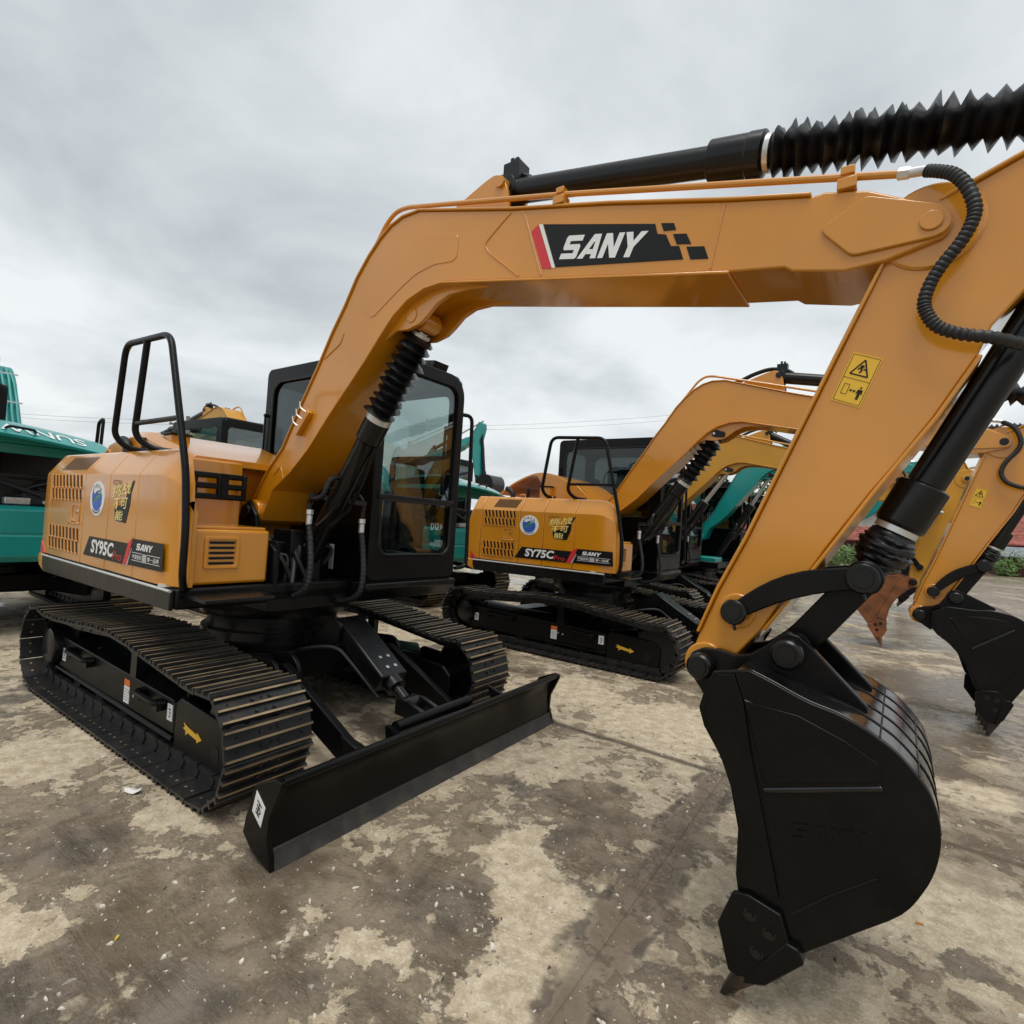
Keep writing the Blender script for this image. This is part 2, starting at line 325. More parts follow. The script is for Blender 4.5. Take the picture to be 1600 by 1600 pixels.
def spline(P, n=8):
    P = [Vector(p) for p in P]; out_ = []
    for i in range(len(P)-1):
        p0, p1, p2, p3 = P[max(i-1, 0)], P[i], P[i+1], P[min(i+2, len(P)-1)]
        for k in range(n):
            t = k/n; out_.append(.5*((2*p1)+(p2-p0)*t+(2*p0-5*p1+4*p2-p3)*t*t+(3*p1-p0-3*p2+p3)*t**3))
    return [tuple(p) for p in out_+[P[-1]]]
def rrect(x0, x1, z0, z1, r, n=4):
    o = []
    rs = r if isinstance(r, (list, tuple)) else [r]*4
    for (cx, cz, a, q) in ((x0, z0, PI, 0), (x1, z0, 1.5*PI, 1), (x1, z1, 0, 2), (x0, z1, .5*PI, 3)):
        rr = rs[q]; cx += rr if q in (0, 3) else -rr; cz += rr if q in (0, 1) else -rr
        for k in range(n+1): t = a+.5*PI*k/n; o.append((cx+rr*math.cos(t), cz+rr*math.sin(t)))
    return o
def frame_plate(mb, outer, inner, a, b, ax='x'):
    n = len(outer)
    def p(q, t): return (t, q[0], q[1]) if ax == 'x' else (q[0], t, q[1])
    vs = [p(q, t) for t in (a, b) for L_ in (outer, inner) for q in L_]; fs = []
    for i in range(n):
        j = (i+1) % n
        fs += [(i, j, n+j, n+i), (2*n+i, 2*n+j, 3*n+j, 3*n+i), (i, j, 2*n+j, 2*n+i), (n+i, n+j, 3*n+j, 3*n+i)]
    mb.add(vs, fs)
def text_mb(mb, txt, o, u, v, depth=.0012, bold=0., normal=None):
    """lay a line of lettering into the parallelogram at o spanned by u (along) and v (up)"""
    cu = bpy.data.curves.new('lettering', 'FONT'); cu.body = txt; cu.offset = bold; cu.resolution_u = 3
    ob = bpy.data.objects.new('lettering', cu); COL.objects.link(ob)
    dg = bpy.context.evaluated_depsgraph_get(); me = bpy.data.meshes.new_from_object(ob.evaluated_get(dg))
    xs = [q.co.x for q in me.vertices]; ys = [q.co.y for q in me.vertices]
    if xs:
        x0, x1, y0, y1 = min(xs), max(xs), min(ys), max(ys); O, U, V_ = Vector(o), Vector(u), Vector(v)
        mb.add([O+U*((q.co.x-x0)/(x1-x0))+V_*((q.co.y-y0)/(y1-y0)) for q in me.vertices], [tuple(p.vertices) for p in me.polygons])
    bpy.data.objects.remove(ob); bpy.data.curves.remove(cu); bpy.data.meshes.remove(me)
LET = {'S': [[(.08, 1), (1, 1), (1, .76), (.3, .76), (.3, .62), (.92, .62), (1, .52), (1, .08), (.92, 0), (0, 0), (0, .24), (.7, .24), (.7, .38), (.08, .38), (0, .48), (0, .92)]],
       'A': [[(-.05, 0), (.28, 0), (.60, .68), (.60, 1), (.45, 1)], [(.70, 0), (1.03, 0), (.86, 1), (.60, 1), (.60, .68), (.66, .68)], [(.37, .18), (.70, .18), (.685, .38), (.465, .38)]],
       'N': [[(0, 0), (.3, 0), (.3, .58), (.68, 0), (1, 0), (1, 1), (.7, 1), (.7, .42), (.34, 1), (0, 1)]],
       'Y': [[(.32, 0), (.64, 0), (.64, .40), (1.08, 1), (.72, 1), (.5, .64), (.3, 1), (-.06, 1), (.32, .42)]]}
def logo_mb(mb, o, u, v):
    O, U, V_ = Vector(o), Vector(u), Vector(v)
    for i, ch in enumerate('SANY'):
        for poly in LET[ch]:
            mb.add([O+U*((i*1.13+p[0])/4.4)+V_*p[1] for p in poly], [tuple(range(len(poly)))])
def flat(mb, poly, y, ax='y'):
    mb.add([(p[0], y, p[1]) if ax == 'y' else (y, p[0], p[1]) for p in poly], [tuple(range(len(poly)))])
def rot2(c, a): ca, sa = math.cos(a), math.sin(a); return lambda p: (c[0]+ca*(p[0]-c[0])-sa*(p[1]-c[1]), c[1]+sa*(p[0]-c[0])+ca*(p[1]-c[1]))
def comp(f, g): return lambda p: f(g(p))

# ------------------------------------------------------------------ ground
ground = MB().prism([(-400, -400), (400, -400), (400, 400), (-400, 400)], -.5, -.03, 'z').build('ground', MUD, smooth=False); tag(ground, kind='structure')
yard = MB().prism([(-40, -19), (50, -19), (50, 72), (-40, 72)], -.1, -.0035, 'z').build('yard', GND, smooth=False); tag(yard, kind='structure')
SX, SY = 4.6, 5.2
slab_me = None
for i in range(-5, 6):
    for j in range(-3, 9):
        x0, y0 = 3.04+i*SX, 1.11+j*SY
        if slab_me is None:
            o = MB().prism([(.003, .005), (SX-.003, .005), (SX-.003, SY-.005), (.003, SY-.005)], -.09, 0, 'z').build('slab', GND, yard, bevel=.003, smooth=False); slab_me = o.data
        else:
            o = bpy.data.objects.new('slab', slab_me); COL.objects.link(o); o.parent = yard
            b = o.modifiers.new('bevel', 'BEVEL'); b.width = .003; b.segments = 2
        o.location = (x0, y0, 0)

# ------------------------------------------------------------------ excavator: undercarriage
def track_path():
    P = []
    ix, iz, ir = 1.15, .292, .272; sx, sz, sr = -1.25, .318, .286
    P += [(-1.22+2.34*k/30, .022) for k in range(31)]
    P += [(ix+ir*math.cos(a), iz+ir*math.sin(a)) for a in [R(-86+k*12) for k in range(14)]]
    top = [(1.05, .562), (.8, .588), (.55, .616), (.3, .645), (.05, .662), (-.2, .655), (-.5, .628), (-.85, .602), (-1.1, .602)]
    P += [(p[0], p[1]-.022) for p in top]
    P += [(sx+sr*math.cos(a), sz+sr*math.sin(a)) for a in [R(92+k*12) for k in range(15)]]
    P = [p for p in P]
    sp = P + [P[0]]
    D = [0]
    for a, b in zip(sp, sp[1:]): D.append(D[-1]+math.dist(a, b))
    def at(d):
        d %= D[-1]
        for k in range(len(D)-1):
            if D[k+1] >= d: t = (d-D[k])/max(1e-9, D[k+1]-D[k]); return (sp[k][0]*(1-t)+sp[k+1][0]*t, sp[k][1]*(1-t)+sp[k+1][1]*t)
    return at, D[-1]
SW = .445
def shoe_mesh():
    mb = MB(); h = SW/2
    prof = [(-.073, -.012), (-.073, -.002), (-.069, .020), (-.058, .020), (-.054, 0), (-.008, 0), (-.006, .019), (.005, .019), (.009, 0), (.051, 0), (.055, .020), (.066, .020), (.070, .003), (.076, -.004), (.076, -.012)]
    n = len(prof); vs = [(x, -h, z) for x, z in prof]+[(x, h, z) for x, z in prof]
    mb.add(vs, [tuple(range(n)), tuple(range(2*n-1, n-1, -1))])
    for i in range(n):
        mb.mi = 1 if i in (2, 6, 10) else 0
        mb.add([vs[i], vs[(i+1) % n], vs[n+(i+1) % n], vs[n+i]], [(0, 1, 2, 3)])
    mb.mi = 0
    for x in (-.033, .030):
        for y in (-.045, .045): mb.cyl((x, y, -.004), (x, y, .010), .0105, .009, 6)
    mb.mi = 2
    for x in (-.033, .030):
        mb.cyl((x, 0, -.01), (x, 0, .0008), .009, n=8)
        for y in (-.165, .165): mb.cyl((x, y, -.01), (x, y, .0008), .0065, n=8)
    mb.mi = 1
    for x in (-.033, .030):
        for y in (-.165, .165): mb.cyl((x, y, -.0128), (x, y, -.012), .0075, n=8)
    bm = bmesh.new(); me = mb.mesh('shoe', [SHOE, WORN, DBLK], ang=25); bm.from_mesh(me); bmesh.ops.remove_doubles(bm, verts=bm.verts, dist=1e-5); bm.to_mesh(me); bm.free()
    me.polygons.foreach_set('use_smooth', [False]*len(me.polygons))
    return me
SHOE_ME = shoe_mesh()
def undercarriage(root, ox=0., **k):
    before = set(root.children); undercarriage_parts(root, **k)
    if ox:
        for o in root.children:
            if o not in before: o.location.x += ox
def undercarriage_parts(root, paint=BLK, blade=True, detail=2, stickers=True):
    at, Ltot = track_path(); NS = round(Ltot/.1545); pit = Ltot/NS
    for s in (-1, 1):
        yc = s*(1.096-SW/2)
        ch = MB(); places = []
        for k in range(NS):
            d = (k+.35)*pit; p = at(d); q0 = at(d-.03); q1 = at(d+.03); t = Vector((q1[0]-q0[0], 0, q1[1]-q0[1])).normalized(); nrm = Vector((t.z, 0, -t.x))
            c = Vector((p[0], yc, p[1])); places.append((c, t, nrm))
            for yy in (-.075, .075): ch.bar(c+Vector((0, yy, 0))-nrm*.048-t*.085, c+Vector((0, yy, 0))-nrm*.048+t*.085, .034, .07, up=nrm)
            e = at(d+pit/2); ch.cyl((e[0]-nrm.x*.05, yc-.10, e[1]-nrm.z*.05), (e[0]-nrm.x*.05, yc+.10, e[1]-nrm.z*.05), .022, n=8)
        tr = ch.build('track', SHOE, root, smooth=False)
        for c, t, nrm in places:
            o = bpy.data.objects.new('shoe', SHOE_ME); COL.objects.link(o); o.parent = tr
            mt = Matrix((-t, Vector((0, -1, 0)), nrm)).transposed().to_4x4()
            if mt.determinant() < 0: mt = Matrix((t, Vector((0, -1, 0)), nrm)).transposed().to_4x4()
            mt.translation = c; o.matrix_local = mt
        # side frame: slanted top, outer wall with a welded pipe at its foot, idler guard in front
        fr = MB(); yo, yi = s*.945, s*.66
        fr.add([(x, y, z) for x, z1, z2 in ((-1.2, .385, .44), (.62, .335, .40)) for y, z in ((yo, .155), (yo, z1), (s*.80, z2), (yi, z2), (yi, .155))], [(0, 1, 2, 3, 4), (9, 8, 7, 6, 5)]+[(i, (i+1) % 5, 5+(i+1) % 5, 5+i) for i in range(5)])
        fro = fr.build('track_frame', paint, root, bevel=.012)
        pp = MB(); pp.cyl((-1.22, yo, .160), (.62, yo, .135), .017, n=10); pp.cyl((-1.2, yo-s*.005, .385), (.61, yo-s*.005, .338), .010, n=8); pp.build('edge_pipe', paint, fro)
        g = MB(); gp = [(.62, .06), (1.15, .048), (1.20, .10), (1.205, .29), (1.13, .352), (.68, .378), (.63, .345)]
        g.prism(gp, yo+s*.004, yo-s*.03); g.prism(gp, s*.66, s*.69); g.build('idler_guard', paint, fro, bevel=.012)
        if detail > 1:
            h = MB(); h.prism(rrect(1.035, 1.105, .145, .225, .02), yo+s*.003, yo+s*.006); h.build('guard_opening', DBLK, fro)
        tp = MB(); tp.lathe((1.15, yc-.06, .292), (1.15, yc+.06, .292), [(0, .20), (.15, .225), (.85, .225), (1, .20)], 28); tp.cyl((1.15, s*.68, .292), (1.15, s*.93, .292), .05, n=16); tp.build('idler', BLKS, fro)
        sp = MB(); nT = 19; pol = []
        for k in range(nT*2):
            a = 2*PI*k/(nT*2); r = .262 if k % 2 else .225; pol += [(-1.25+r*math.cos(a-.04), .318+r*math.sin(a-.04)), (-1.25+r*math.cos(a+.04), .318+r*math.sin(a+.04))]
        sp.prism(pol, yc-.02, yc+.02); sp.build('sprocket', BLKS, fro)
        mo = MB(); mo.lathe((-1.25, s*.62, .318), (-1.25, s*1.01, .318), [(0, .17), (.55, .17), (.58, .135), (.93, .130), (.98, .124), (1, .105)], 28); mo.build('travel_motor', BLKS, fro)
        for k in range(5):
            x = -.86+k*.40; ro = MB(); ro.lathe((x, yc-.06, .135), (x, yc+.06, .135), [(0, .06), (.25, .06), (.28, .085), (.4, .085), (.42, .065), (.58, .065), (.6, .085), (.72, .085), (.75, .06), (1, .06)], 16); ro.build('roller', BLKS, fro)
        cr_ = MB(); cr_.lathe((.06, yc-.09, .555), (.06, yc+.09, .555), [(0, .05), (.5, .042), (1, .05)], 14); cr_.box(.02, .10, yo-s*.05, yo+s*.002, .36, .52); cr_.cyl((.06, yo, .555), (.06, yc, .555), .028, n=10); cr_.build('carrier_roller', BLKS, fro)
        if detail > 1:
            for xa, xb, z in ((-.92, -.55, .345), (.22, .50, .318)):
                st = MB(); st.tube(fillet([(xa, yo, z), (xa+.02, yo+s*.055, z), (xb-.02, yo+s*.055, z-.008), (xb, yo, z-.008)], .03, 4), .017, 8); st.box(xa, xa+.05, yo, yo+s*.045, z-.045, z+.015); st.box(xb-.05, xb, yo, yo+s*.045, z-.053, z+.005); st.build('step_bracket', paint, fro)
        if stickers and s < 0:
            y = yo+s*.0035
            def stk(name, x0, x1, z0, z1, m_=WHT, ym=y):
                q = MB(); q.box(x0, x1, ym-.0005, ym+.003, z0, z1); return q.build(name, m_, fro, smooth=False)
            for x0 in (-1.13, .535):
                stk('tie_down_sticker', x0, x0+.06, .225, .315)
                ic = MB(); ic.mi = 0
                yy = y-.0012
                for a, b, c, d in ((.015, .285, .045, .290), (.028, .245, .033, .288), (.02, .243, .042, .248), (.036, .262, .042, .275)): flat(ic, [(x0+a, b), (x0+c, b), (x0+c, d), (x0+a, d)], yy)
                ic.build('tie_down_icon', DBLK, fro, smooth=False)
            stk('warning_sticker', -.045, .03, .185, .285); stk('warning_sticker_head', -.045, .03, .288, .326, ORG)
            tx = MB()
            for k in range(5): flat(tx, [(-.035, .20+k*.016), (.02, .20+k*.016), (.02, .206+k*.016), (-.035, .206+k*.016)], y-.0012)
            tx.build('warning_text', GREY, fro, smooth=False)
            ar = MB(); ya = yo+s*.006; ar.prism([(.74, .262), (.775, .25), (.885, .232), (.885, .245), (.935, .218), (.885, .192), (.885, .206), (.79, .218), (.765, .20), (.765, .224), (.735, .232), (.755, .243)], ya-.002, ya+.001); ar.build('travel_arrow', YST, fro, smooth=False)
            for x, z in ((.05, .262), (.11, .255)):
                q = MB(); q.disc((x, yo, z), (0, s, 0), .011, .012, 8); q.build('grease_bolt', CHR, fro)
    c = MB()
    c.prism([(-.52, -.35), (-.25, -.55), (.25, -.55), (.55, -.35), (.62, 0), (.55, .35), (.25, .55), (-.25, .55), (-.52, .35)], .30, .50, 'z')
    for sx in (-1, 1):
        for s in (-1, 1): c.bar((sx*.35, s*.35, .40), (sx*.75, s*.80, .32), .30, .16)
    cf = c.build('center_frame', paint, root, bevel=.015)
    tt = MB(); tt.lathe((0, 0, .49), (0, 0, .80), [(0, .47), (.12, .47), (.13, .49), (.30, .49), (.31, .45), (.62, .45), (.63, .50), (.8, .52), (1, .52)], 48); tt.build('turntable', BLKS, cf)
    if not blade: return
    # dozer blade
    prof = [(1.845, .0), (1.815, .055), (1.802, .11), (1.800, .19), (1.81, .258), (1.838, .312), (1.868, .345)]
    b = MB(); P = spline([(x, 0, z) for x, z in prof], 3); b.ribbon([(p[0], p[2]) for p in P], .028, -1.085, 1.085, 1)
    b.cyl((1.852, -1.085, .348), (1.852, 1.085, .348), .019, n=12)
    b.prism([(1.78, .20), (1.69, .12), (1.66, .05), (1.72, .03), (1.79, .06)], -.9, .9)
    bl = b.build('dozer_blade', BLKB, root)
    ce = MB(); ce.prism([(1.852, -.006), (1.826, .045), (1.820, .075), (1.808, .075), (1.815, .04), (1.838, -.006)], -1.09, 1.09); ce.build('cutting_edge', mat('blade_edge_dusty', (.03, .028, .026), .6, var=.3, vs=15, dirt=(.10, .08, .06), ds=6, da=.6) if 'blade_edge_dusty' not in bpy.data.materials else bpy.data.materials['blade_edge_dusty'], bl, bevel=.003)
    ep = [(1.845, -.004), (1.70, .034), (1.632, .085), (1.647, .153), (1.669, .211), (1.686, .266), (1.705, .305), (1.781, .341), (1.835, .364), (1.872, .36), (1.877, .334), (1.848, .272), (1.812, .2), (1.808, .11), (1.83, .05)]
    for s in (-1, 1):
        q = MB(); q.prism(ep, s*1.085, s*1.11); q.build('end_plate', BLKB, bl, bevel=.004)
    if stickers:
        q = MB(); q.prism([(1.742, .233), (1.797, .255), (1.814, .325), (1.765, .30)] if 0 else [(1.695, .195), (1.762, .150), (1.785, .235), (1.718, .285)], -1.1105, -1.1125); q.build('tie_down_sticker', WHT, bl, smooth=False)
        ic = MB()
        for a, b_ in (((.25, .75), (.75, .75)), ((.5, .3), (.5, .75)), ((.3, .4), (.55, .35)), ((.3, .25), (.7, .25)), ((.55, .6), (.75, .45)), ((.3, .6), (.45, .5)), ((.7, .45), (.6, .3))):
            M_ = lambda p: Vector((1.695+.067*p[0]+.023*p[1], .195-.045*p[0]+.090*p[1]))
            A_, B_ = M_(a), M_(b_); d_ = (B_-A_).normalized(); n_ = Vector((-d_.y, d_.x))*.0032; flat(ic, [A_+n_, B_+n_, B_-n_, A_-n_], -1.1132)
        ic.build('tie_down_icon', DBLK, bl, smooth=False)
    for s in (-1, 1):
        q = MB(); q.prism([(.70, .47), (.82, .50), (1.05, .40), (1.45, .215), (1.75, .17), (1.75, .05), (1.40, .08), (1.0, .24), (.70, .36)], s*.42-.025, s*.42+.025); q.build('push_arm', paint, bl, bevel=.008)
        q = MB(); q.prism([(1.72, .30), (1.60, .33), (1.66, .20), (1.60, .12), (1.72, .10)], s*.60-.012, s*.60+.012); q.prism([(1.72, .27), (1.63, .25), (1.62, .15), (1.72, .10)], s*.68-.012, s*.68+.012); q.build('gusset', paint, bl, bevel=.004)
        for dy in (-.07, .07):
            q = MB(); q.prism(fillet([(.55, .30), (.86, .32), (.86, .47), (.78, .54), (.55, .52)], .05, 4, True), s*.42+dy-.014, s*.42+dy+.014); q.build('pivot_lug', paint, bl, bevel=.004)
    q = MB(); q.cyl((1.63, -.27, .285), (1.63, .36, .285), .034, n=16); q.prism([(1.58, .29), (1.62, .29), (1.78, .20), (1.78, .10), (1.6, .16)], -.30, -.27); q.prism([(1.58, .29), (1.62, .29), (1.78, .20), (1.78, .10), (1.6, .16)], .30, .33); q.build('cross_tube', paint, bl)
    cx = MB(); d0, d1 = Vector((.80, .05, .67)), Vector((1.42, .0, .33))
    ud = (d1-d0).normalized(); cx.bar(d0-ud*.03, d0+ud*.56, .20, .12); cv = cx.build('blade_cylinder_guard', BLKS, bl, bevel=.012)
    nrm = ud.cross(Vector((0, 1, 0))); nrm = -nrm if nrm.z < 0 else nrm
    for a in (.40, .49):
        for yy in (-.032, .032): cx = MB(); cx.disc(d0+ud*a+Vector((0, yy+.01, 0))+nrm*.059, nrm, .0125, .008, 10); cx.build('guard_bolt', CHR, bl)
    cx = MB(); cx.cyl(d0+ud*.5, d0+ud*.62, .062, n=18); cx.cyl(d0+ud*.6, d0+ud*.72, .035, n=14); e_ = d0+ud*.76; cx.cyl(e_+Vector((0, -.06, 0)), e_+Vector((0, .06, 0)), .05, n=16)
    for yy in (-.06, .06): cx.prism([(e_.x-.05, e_.z+.04), (e_.x+.05, e_.z+.045), (1.63, .32), (1.66, .28), (1.60, .25), (e_.x-.05, e_.z-.05)], yy-.014+.0, yy+.014)
    cx.build('blade_cylinder', BLKS, bl, bevel=.003)
    for yy in (-.09, .10):
        q = MB(); q.prism(fillet([(.55, .52), (.62, .50), (.86, .58), (.88, .70), (.80, .74), (.62, .60)], .03, 3, True), yy-.015+.02, yy+.015+.02); q.build('cylinder_lug', paint, bl, bevel=.004)
    hs = MB(); hs.tube(spline([(.45, -.15, .45), (.65, -.18, .52), (.85, -.10, .55), (.98, -.06, .47), (1.25, -.055, .31)], 6), .013, 8); hs.build('blade_hose', HOSE, bl)

# ------------------------------------------------------------------ excavator: boom, arm, bucket
YB = -.14
BOOM_TOP = [(.109, 1.455), (.30, 1.694), (.453, 1.835), (.625, 2.106), (.785, 2.34), (.913, 2.546), (1.017, 2.687), (1.116, 2.844), (1.21, 2.95), (1.308, 3.036), (1.39, 3.085), (1.484, 3.111), (1.616, 3.109), (2.261, 2.93), (2.769, 2.807), (3.253, 2.676), (3.529, 2.609)]
BOOM_TIP = [(3.572, 2.613), (3.692, 2.582), (3.863, 2.488), (3.895, 2.471), (3.911, 2.447), (3.914, 2.423), (3.905, 2.396), (3.887, 2.378), (3.749, 2.34), (3.638, 2.331), (3.483, 2.365), (3.458, 2.384)]
BOOM_BOT = [(3.277, 2.409), (2.427, 2.564), (2.203, 2.606), (1.817, 2.677), (1.695, 2.672), (1.566, 2.632), (1.459, 2.562), (1.367, 2.472), (1.246, 2.34), (.916, 2.017), (.737, 1.827), (.555, 1.68), (.365, 1.563), (.257, 1.349)]
FOOT, TIP, BP, BP2, LK1, LK2 = (.17, 1.40), (3.859, 2.43), (3.265, .977), (3.539, 1.072), (3.363, 1.181), (3.734, 1.34)
ARM = [(4.42, 2.70), (4.063, 2.581), (3.879, 2.499), (3.80, 2.44), (3.748, 2.352), (3.63, 2.056), (3.385, 1.442), (3.299, 1.252), (3.237, 1.084), (3.205, .99), (3.235, .92), (3.30, .925), (3.342, .99), (3.381, 1.043), (3.447, 1.131), (3.495, 1.22), (3.582, 1.345), (3.625, 1.423), (3.74, 1.609), (3.802, 1.7), (3.891, 1.844), (3.985, 2.02), (4.012, 2.10), (4.077, 2.189), (4.40, 2.46), (4.47, 2.60)]
def smooth_poly(P, i0, i1, n=3):
    q = spline([(x, 0, z) for x, z in P[i0:i1]], n); return P[:i0]+[(p[0], p[2]) for p in q]+P[i1:]
BSIDE = [(3.348, 1.002), (3.415, 1.019), (3.457, 1.028), (3.521, 1.007), (3.588, .982), (3.633, .968), (3.698, .955), (3.752, .936), (3.80, .911), (3.839, .886), (3.878, .848), (3.915, .80), (3.936, .74), (3.942, .676), (3.933, .607), (3.910, .54), (3.867, .463), (3.775, .373), (3.648, .251), (3.56, .16), (3.50, .25), (3.459, .347), (3.45, .393), (3.449, .534), (3.42, .655), (3.39, .726), (3.375, .753), (3.328, .821), (3.309, .877), (3.324, .942)]
BSIDE0 = BSIDE; BSIDE = smooth_poly(BSIDE, 2, 19)
EAR = [(3.261, 1.036), (3.314, 1.041), (3.371, 1.032), (3.42, 1.045), (3.467, 1.081), (3.501, 1.121), (3.531, 1.138), (3.566, 1.133), (3.60, 1.105), (3.764, .947), (3.765, .925), (3.60, .92), (3.40, .90), (3.30, .84), (3.250, .905), (3.215, .945), (3.207, .98), (3.226, 1.016)]
def bellows(mb, p0, p1, folds, r, amp, square=.12, seed=1, n=24):
    rnd = random.Random(seed); prof = []; ph = []
    for k in range(folds*2+1):
        pk = k % 2; prof.append((min(1, max(0, k/(folds*2)+(rnd.uniform(-.12, .12)/folds if 0 < k < folds*2 else 0))), (r+amp*rnd.uniform(.75, 1.15)) if pk else r-amp*.35*rnd.uniform(.7, 1.2))); ph.append((rnd.uniform(-.3, .3), rnd.uniform(.5, 1.5), rnd.uniform(-.10, .10), rnd.uniform(0, 6)))
    def rf(k, th):
        a = ph[k]; q = abs(math.cos(2*(th+a[0])))
        return 1+(square*a[1]*(q**3)-square*.25 if k % 2 else 0)+a[2]*math.sin(th+a[3])+.05*math.sin(3*th+a[3]*2)+.03*math.sin(5*th+a[3]*3)
    mb.lathe(p0, p1, prof, n, rf)
def circ_int(p, r, q, s, side):
    p, q = Vector(p), Vector(q); d = q-p; L = d.length; a = (r*r-s*s+L*L)/(2*L); h = math.sqrt(max(0, r*r-a*a)); m_ = p+d*a/L; n = Vector((-d.y, d.x))/L
    return tuple(m_+n*h*side)
def attachments(root, psi=0, ab=0, aa=0, ak=0, paint=YEL, logo=False, pins=YEL, detail=2, bucket=BLKB, bel=True, label=True, seed=1, bucketless=False):
    TB = rot2(FOOT, ab); TIPn = TB(TIP); TA = comp(TB, rot2(TIP, aa)); TK = comp(TA, rot2(BP, ak))
    b = lambda P: [TB(p) for p in P]; a = lambda P: [TA(p) for p in P]; kk = lambda P: [TK(p) for p in P]
    NB, FB = -.30, .02                                    # near and far side plates of the boom
    # boom: side plates, top and bottom cover plates standing a little proud, end fork
    mb = MB(); mb.prism(b(BOOM_TOP+BOOM_TIP+BOOM_BOT), NB, FB); boom = mb.build('boom', paint, root, bevel=.006, rz=psi)
    mb = MB(); mb.ribbon(b(BOOM_TOP), .012, NB-.012, FB+.012, 1); mb.build('top_cover_plate', paint, boom, bevel=.004)
    mb = MB(); mb.ribbon(b(BOOM_BOT), .012, NB-.012, FB+.012, 1); mb.build('bottom_cover_plate', paint, boom, bevel=.004)
    foot = MB(); f = TB(FOOT); foot.cyl((f[0], NB-.03, f[1]), (f[0], FB+.03, f[1]), .085, n=28); foot.build('foot_boss', paint, boom, bevel=.008)
    dbl = [(3.565, 2.487), (3.687, 2.561), (3.863, 2.486), (3.893, 2.468), (3.908, 2.444), (3.911, 2.418), (3.899, 2.392), (3.871, 2.380), (3.655, 2.372), (3.574, 2.464)]
    for y0, y1 in ((NB-.012, NB+.002), (FB-.002, FB+.012)):
        q = MB(); q.prism(b(fillet([(x, z) for x, z in dbl], .02, 3, True)), y0, y1); q.build('tip_plate', paint, boom, bevel=.004)
    t = TIPn; q = MB(); q.cyl((t[0], NB-.02, t[1]), (t[0], FB+.02, t[1]), .030, n=28); q.build('tip_pin', pins, boom, bevel=.003)
    if detail > 1:
        for P in ([(1.20, 2.65), (1.392, 2.841), (1.50, 2.92), (1.647, 2.975), (1.89, 2.917), (1.92, 2.89), (1.915, 2.785), (1.885, 2.768), (1.755, 2.782), (1.62, 2.76), (1.504, 2.707), (1.294, 2.585), (1.263, 2.580)],):
            q = MB(); q.prism(b(fillet(P, .025, 3, True)), NB-.003, NB+.001); q.build('stiffener_plate', paint, boom, bevel=.002)
        for P in ([(2.249, 2.92), (2.208, 2.893), (2.089, 2.804), (2.132, 2.752), (2.316, 2.60)], [(2.327, 2.90), (2.445, 2.575)], [(3.245, 2.665), (3.206, 2.435)], [(.84, 2.39), (1.0, 2.47), (1.02, 2.53)], [(.36, 1.66), (.44, 1.72), (.48, 1.62)]):
            PP = fillet([(x, NB-.0005, z) for x, z in [TB(p) for p in P]], .03, 3); q = MB(); q.tube(PP, .0045, 6); q.build('weld_bead', paint, boom)
    # boom cylinder lugs under the bend
    lug = [(2.155, 2.618), (2.095, 2.612), (1.968, 2.622), (1.835, 2.620), (1.752, 2.589), (1.685, 2.535), (1.632, 2.500), (1.538, 2.480), (1.44, 2.488), (1.363, 2.449), (1.303, 2.420), (1.36, 2.56), (1.5, 2.68), (1.70, 2.72), (1.9, 2.70)]
    for y0 in (-.262, -.045):
        q = MB(); q.prism(b(lug), y0, y0+.026); q.build('cylinder_lug', paint, boom, bevel=.004)
    LP = TB((1.566, 2.555)); q = MB(); q.cyl((LP[0], -.268, LP[1]), (LP[0], -.013, LP[1]), .040, n=24); q.cyl((LP[0], -.20, LP[1]), (LP[0], -.08, LP[1]), .058, n=24); q.build('lug_pin', pins, boom, bevel=.003)
    if pins is not paint or not logo:
        for yy in (-.262,):
            q = MB(); q.prism(fillet([(LP[0]-.055, LP[1]-.03), (LP[0]+.085, LP[1]-.045), (LP[0]+.085, LP[1]+.02), (LP[0]-.055, LP[1]+.032)], .035, 4, True), yy-.012, yy); q.build('pin_keeper', BLKS, boom, bevel=.003)
            q = MB(); q.disc((LP[0]-.03, yy-.011, LP[1]+.002), (0, -1, 0), .013, .008, 10); q.build('keeper_bolt', CHR, boom)
    # arm cylinder bracket on top
    br = [(1.70, 3.06), (1.85, 3.12), (2.017, 3.184), (2.08, 3.20), (2.13, 3.175), (2.164, 3.10), (2.19, 2.93), (1.75, 3.04)]
    for y0 in (-.235, -.07):
        q = MB(); q.prism(b(fillet(br, .03, 3, True)), y0, y0+.022); q.build('cylinder_bracket', paint, boom, bevel=.004)
    A0 = TB((2.12, 3.145)); A1 = TA((4.55, 2.695)); va = lambda p, y=YB: Vector((p[0], y, p[1]))
    q = MB(); q.cyl((A0[0], -.25, A0[1]), (A0[0], -.03, A0[1]), .028, n=18); q.build('bracket_pin', pins, boom)
    # hydraulic line along the boom
    if detail > 0:
        pl = [(1.02, 2.72), (1.233, 3.00), (1.326, 3.125), (1.402, 3.176), (1.497, 3.173), (2.518, 2.934), (3.251, 2.748), (3.80, 2.608)]
        q = MB(); q.tube(fillet([(*TB(p)[:1], -.285, TB(p)[1]) for p in pl], .05, 4), .0125, 10); q.build('steel_pipe', paint, boom)
        for x, z in ((2.518, 2.925), (3.633, 2.645)):
            p = TB((x, z)); q = MB(); q.box(p[0]-.028, p[0]+.028, -.315, -.255, p[1]-.045, p[1]-.008); q.box(p[0]-.02, p[0]+.02, -.305, -.262, p[1]+.008, p[1]+.035); q.build('pipe_clamp', paint, boom, bevel=.003)
